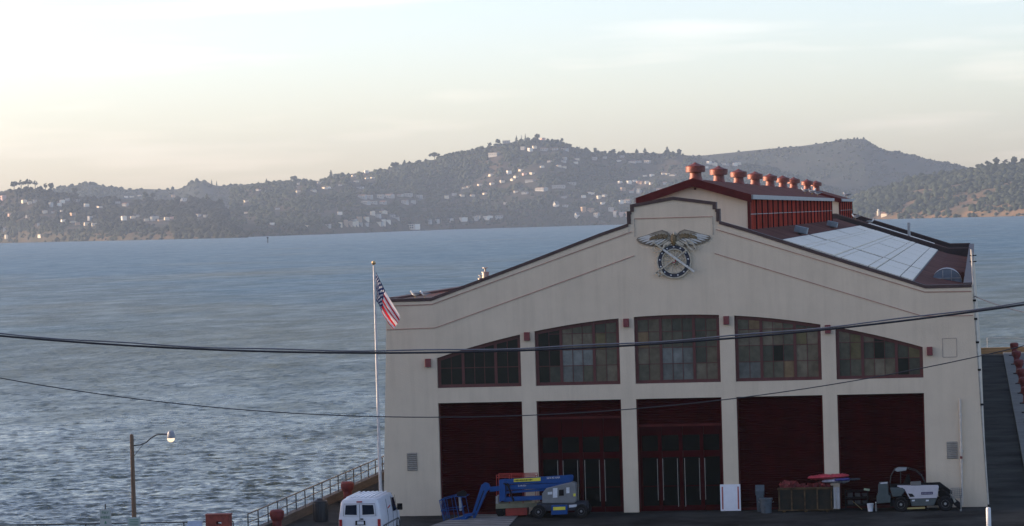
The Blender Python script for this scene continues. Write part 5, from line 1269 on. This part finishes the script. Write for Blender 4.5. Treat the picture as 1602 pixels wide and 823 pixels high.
g = MB(); g.box((0, .06, 2.6), (.1, .12, .05)); g.box((0, .06, 2.3), (.1, .12, .05)); g.build('bracket', railm, ns)
g = MB()
for k in range(4): g.box((0, -.016, 2.76 - .07 * k), (.40 - .05 * (k % 2), .006, .022))
g.build('print', signg, ns)
ip = thing('tilted_panel', 'pale blue tilted information panel on the quay edge', 'panel', (-21.6, -12.9, 0))
g = MB(); g.tube([(-.2, 0, 0), (-.2, 0, .85)], .03, 6); g.tube([(.2, 0, 0), (.2, 0, .85)], .03, 6); g.build('leg', railm, ip)
g = MB(); g.box((0, 0, .93), (.72, .5, .04), 0, .6); g.build('plate', pm('panel_blue', (.30, .36, .44), .4), ip)
rc = thing('red_cabinet', 'rusty red steel cabinet with a square hole on the quay', 'cabinet', (-20.5, -12.9, 0))
rcm = pm('cabinet_red', (.24, .045, .028), .7, var=.35, scale=3)
g = MB(); g.span((-.57, 0, 0), (-.08, .5, 1.36)); g.span((.18, 0, 0), (.57, .5, 1.36)); g.span((-.08, .0, 0), (.18, .5, .93)); g.span((-.08, 0, 1.06), (.18, .5, 1.36)); g.build('body', rcm, rc)
g = MB(); g.box((0, .25, 1.38), (1.2, .56, .04)); g.build('lid', rcm, rc)
wp = thing('marker_post', 'white painted marker post at the right corner of the shed front', 'post', (15.02, -11.5, .0))
g = MB(); g.lathe([(.11, 0), (.11, .95), (.09, 1.0), (.01, 1.02)], (0, 0, 0), 14); g.build('shaft', white, wp, smooth=True)
g = MB(); g.lathe([(.16, 0), (.16, .05)], (0, 0, 0), 14); g.build('base', grey, wp)

# ------------------------------------------------------------------ overhead cables and their poles (poles stand outside the picture)
cabm_ = pm('cable_black', (.014, .015, .022), .45); cabg = pm('cable_grey', (.10, .11, .14), .5)
YC = -95
def upole(label, x, y, h, arms):
    t = thing('utility_pole', label, 'utility pole', (x, y, 0), 0, 'utility poles of the overhead cables')
    g = MB(); g.tube([(0, 0, 0), (0, 0, h)], [.17, .12], 10); g.build('post', wood_, t, smooth=True)
    for z in arms:
        g = MB(); g.box((0, 0, z), (.12, 1.6, .14)); g.build('crossarm', wood_, t)
        for yy in (-.6, 0, .6): g = MB(); g.lathe([(.05, 0), (.06, .06), (.03, .14)], (0, yy, z + .07), 8); g.build('insulator', grey, t)
upole('wooden utility pole carrying the left end of the cables', -17, YC, 15.6, (14.6,))
upole('wooden utility pole carrying the right end of the cables', 27, YC, 15.9, (14.9,))
def cable(name, label, xs, zs, y, r, mat, dz=0., wob=0.):
    co = np.polyfit(xs, zs, 2); pts = []
    for x in np.linspace(-17, 27, 90): pts.append((x, y + wob * math.sin(x * 1.9), np.polyval(co, x) + dz + wob * math.cos(x * 1.9)))
    g = MB(); g.tube(pts, r, 7); o = g.build(name, mat, smooth=True); return tag(o, label, 'cable', 'overhead cables')
X1 = [-5.96, -1.76, 2.37, 6.44, 10.46, 13.1, 15.74]; Z1 = [12.58, 12.23, 12.04, 12.02, 12.22, 12.42, 12.73]
cable('overhead_cable', 'lower thick black cable of the close pair across the picture', X1, Z1, YC, .022, cabm_, -.012)
cable('overhead_cable', 'upper greyer cable of the close pair across the picture', X1, Z1, YC + .02, .015, cabg, .036, .012)
X2 = [-5.99, -1.8, 3.42, 7.75, 10.42, 13.07, 15.71]; Z2 = [11.64, 11.0, 10.60, 10.70, 10.99, 11.37, 11.82]
cable('overhead_cable', 'thin lower cable sagging across the doors', X2, Z2, YC + .3, .0105, cabm_)
p0 = Vector((14.66, .1, 10.3)); p1 = at(1602, 480, -25); dv = p1 - p0; p2 = p0 + dv * 2.2
g = MB(); g.tube([p0 + dv * 2.2 * t + Vector((0, 0, -.9 * t * (1 - t))) for t in np.linspace(0, 1, 24)], .03, 6)
tag(g.build('service_cable', cabm_, smooth=True), 'short dark cable leaving the right corner of the shed', 'cable', 'overhead cables')
upole('wooden pole holding the shed service cable', p2.x, p2.y, p2.z + .4, (p2.z + .05,))

# ------------------------------------------------------------------ gulls
gw = pm('gull_white', (.70, .68, .66), .8); gg_ = pm('gull_grey', (.22, .23, .25), .8); gy = pm('gull_bill', (.5, .32, .05), .6)
def gull(label, loc, rz, s=1.0):
    t = thing('gull', label, 'gull', loc, rz, 'gulls on the roof')
    g = MB(); pr = [(-.24, .005, .20), (-.16, .05, .20), (-.02, .085, .19), (.10, .08, .21), (.17, .05, .26), (.20, .045, .32)]
    g.tube([(p[0], 0, p[2]) for p in pr], [p[1] for p in pr], 10); g.lathe([(.001, -.055), (.045, -.03), (.055, 0), (.04, .04), (.001, .055)], (.215, 0, .35), 10); g.build('body', gw, t, smooth=True)
    for q in (-1, 1):
        g = MB(); pts = [(.10, .075 * q, .25), (-.05, .09 * q, .24), (-.25, .05 * q, .23), (-.38, .01 * q, .22)]; g.tube(pts, [.03, .055, .035, .006], 7); g.build('wing', gg_, t, smooth=True)
        g = MB(); g.tube([(.02, .03 * q, 0), (.02, .03 * q, .13)], .008, 5); g.build('leg', gy, t)
    g = MB(); g.tube([(.26, 0, .345), (.33, 0, .33)], [.014, .004], 6); g.build('bill', gy, t)
    t.scale = (s, s, s)
gull('gull facing left on the left parapet', (-13.1, .3, 10.915), math.pi, .95); gull('gull resting right of its mate on the left parapet', (-12.62, .3, 10.915), math.pi, .9)
CLZ = lambda x: 16.58 - .315 * abs(x)
for k, (y, x, rz, lb) in enumerate([(92, 1.9, 3.0, 'first of four gulls in a row on the clerestory roof'), (96, 2.2, 2.7, 'second of four gulls in a row on the clerestory roof'), (99, 2.5, 3.3, 'third of four gulls in a row on the clerestory roof'), (101, 2.0, .4, 'last of four gulls in a row on the clerestory roof'), (122, .4, 3.0, 'gull on the roof gap behind the seventh ventilator')]):
    gull(lb, (x, y, CLZ(x) + .02 if y < 114 else 13.9), rz, 1.2)
gull('gull standing on the far end of the second clerestory roof', (2.5, 159, CLZ(2.5) + .02), 2.9, 1.3)
gull('gull on the black fire wall parapet', (4.3, 131, 13.76), 3.0, 1.3)
gull('gull on the fire wall parapet lower than its neighbour', (5.6, 131, 13.32), .3, 1.2)

# ------------------------------------------------------------------ on and by the far water
bo_ = onz(419, 380, SEA)
t = thing('channel_marker', 'dark channel marker standing in the water at left', 'marker', (bo_.x, bo_.y, SEA - 1))
g = MB(); g.tube([(0, 0, 0), (0, 0, 6.2)], [.45, .3], 8); g.build('post', black, t)
g = MB(); g.box((0, 0, 6.2), (1.7, .2, 1.7), 0, 0, math.pi / 4); g.box((0, 0, 3), (1.3, 1.3, .3)); g.build('daymark', black, t)
for px, py, lb, sc_ in ((512, 364.6, 'small white motor boat off the waterfront', 1.0), (534, 364.2, 'second white boat off the waterfront block', 1.2), (54, 379, 'tiny white boat below the left headland', .9)):
    p = onz(px, py, SEA); t = thing('motor_boat', lb, 'boat', (p.x, p.y, SEA), .5, 'boats on the bay'); t.scale = (sc_,) * 3
    g = MB(); g.add([(-4, -1.4, 1.2), (-4, 1.4, 1.2), (2, 1.5, 1.4), (5, 0, 1.8), (2, -1.5, 1.4), (-3.6, -1, -.3), (-3.6, 1, -.3), (2, 1, -.3), (4, 0, -.2), (2, -1, -.3)], [(0, 1, 2, 3, 4), (0, 5, 6, 1), (1, 6, 7, 2), (2, 7, 8, 3), (3, 8, 9, 4), (4, 9, 5, 0)]); g.build('hull', white, t)
    g = MB(); g.box((-.6, 0, 2.2), (3, 2, 1.6)); g.box((-.8, 0, 3.3), (2, 1.8, .6)); g.build('cabin', white, t)
# waterfront building with the bright end
p = on_hill('main', 640, 357); fb = thing('waterfront_building', 'long white waterfront building with sunlit end and dark windows', 'building', (p[0], p[1] - 25, SEA + 3.2), -.5)
k = (p[1] - CAMP[1]) / 5200; L = 27 * k
g = MB(); g.span((-L / 2, 0, -4), (L / 2, 14, 9)); g.span((-L / 2 - 4, 1, -4), (-L / 2, 13, 11.5)); g.build('wall', hw['w'], fb)
g = MB(); g.span((-L / 2 - .5, -.5, 9), (L / 2 + .5, 14.5, 9.6)); g.build('roof', hr[1], fb)
for k2 in range(6):
    for zz in (1.8, 5.6):
        g = MB(); g.span((-L / 2 + 2.4 + k2 * 4.2, -.12, zz), (-L / 2 + 4.6 + k2 * 4.2, .05, zz + 1.8)); g.build('window', MATS['house_glass'], fb)
g = MB(); g.span((-L / 2 - 8, -4, -5), (L / 2 + 25, 16, -1.5)); g.build('quay_wall', darkconc, fb)
for px, py, lb, hh, ww in ((867, 323, 'white steep gabled chapel on the wooded slope', 8, 6), (900, 341, 'white triangular house low on the slope', 6, 5)):
    p = on_hill('main', px, py); k = (p[1] - CAMP[1]) / 5200; H = hh * k; W = ww * k
    t = thing('gabled_house', lb, 'house', p, -.6)
    g = MB(); g.prism([(-W / 2, -6), (W / 2, -6), (W / 2, H * .35), (0, H), (-W / 2, H * .35)], -5, 5); g.build('wall', hw['w'], t)
    g = MB()
    for s in (-1, 1): g.prism([(0, H + .1), (s * (W / 2 + .5), H * .30), (s * (W / 2 + .5), H * .30 + .5), (0, H + .7)], -5.5, 5.5)
    g.build('roof', hr[1], t)
p = on_hill('right', 1373, 337); t = thing('lighthouse', 'small pale lighthouse on the tip of the right headland', 'lighthouse', p, 0)
g = MB(); g.lathe([(2.4, -6), (2.0, 6)], (0, 0, 0), 12); g.build('tower', hw['c'], t)
g = MB(); g.lathe([(2.4, 6), (2.4, 6.4), (1.5, 6.4), (1.5, 8.4), (.2, 9.6)], (0, 0, 0), 12); g.build('lantern', hw['w'], t)
p = on_hill('right', 1383, 338); t = thing('keeper_house', 'low cream keeper house right of the lighthouse', 'house', p, -.5)
g = MB(); g.span((-5, -3, -5), (5, 3, 3)); g.build('wall', hw['c'], t); g = MB(); g.prism([(-5.6, 2.9), (5.6, 2.9), (0, 5.4)], -3.5, 3.5); g.build('roof', hr[2], t)

# ------------------------------------------------------------------ haze over the bay
g = MB(); g.span((-9000, -420, -5.5), (9000, 7850, 215)); hz = g.build('haze', None)
mt = bpy.data.materials.new('haze_air'); mt.use_nodes = True; n = mt.node_tree.nodes; n.remove(n['Principled BSDF'])
pv = n.new('ShaderNodeVolumePrincipled'); pv.inputs['Density'].default_value = 5.7e-5; pv.inputs['Color'].default_value = (.53, .66, .86, 1); pv.inputs['Anisotropy'].default_value = .2
mt.node_tree.links.new(pv.outputs[0], n['Material Output'].inputs['Volume'])
hz.data.materials.clear(); hz.data.materials.append(mt); tag(hz, 'pale haze over the bay', kind='stuff')
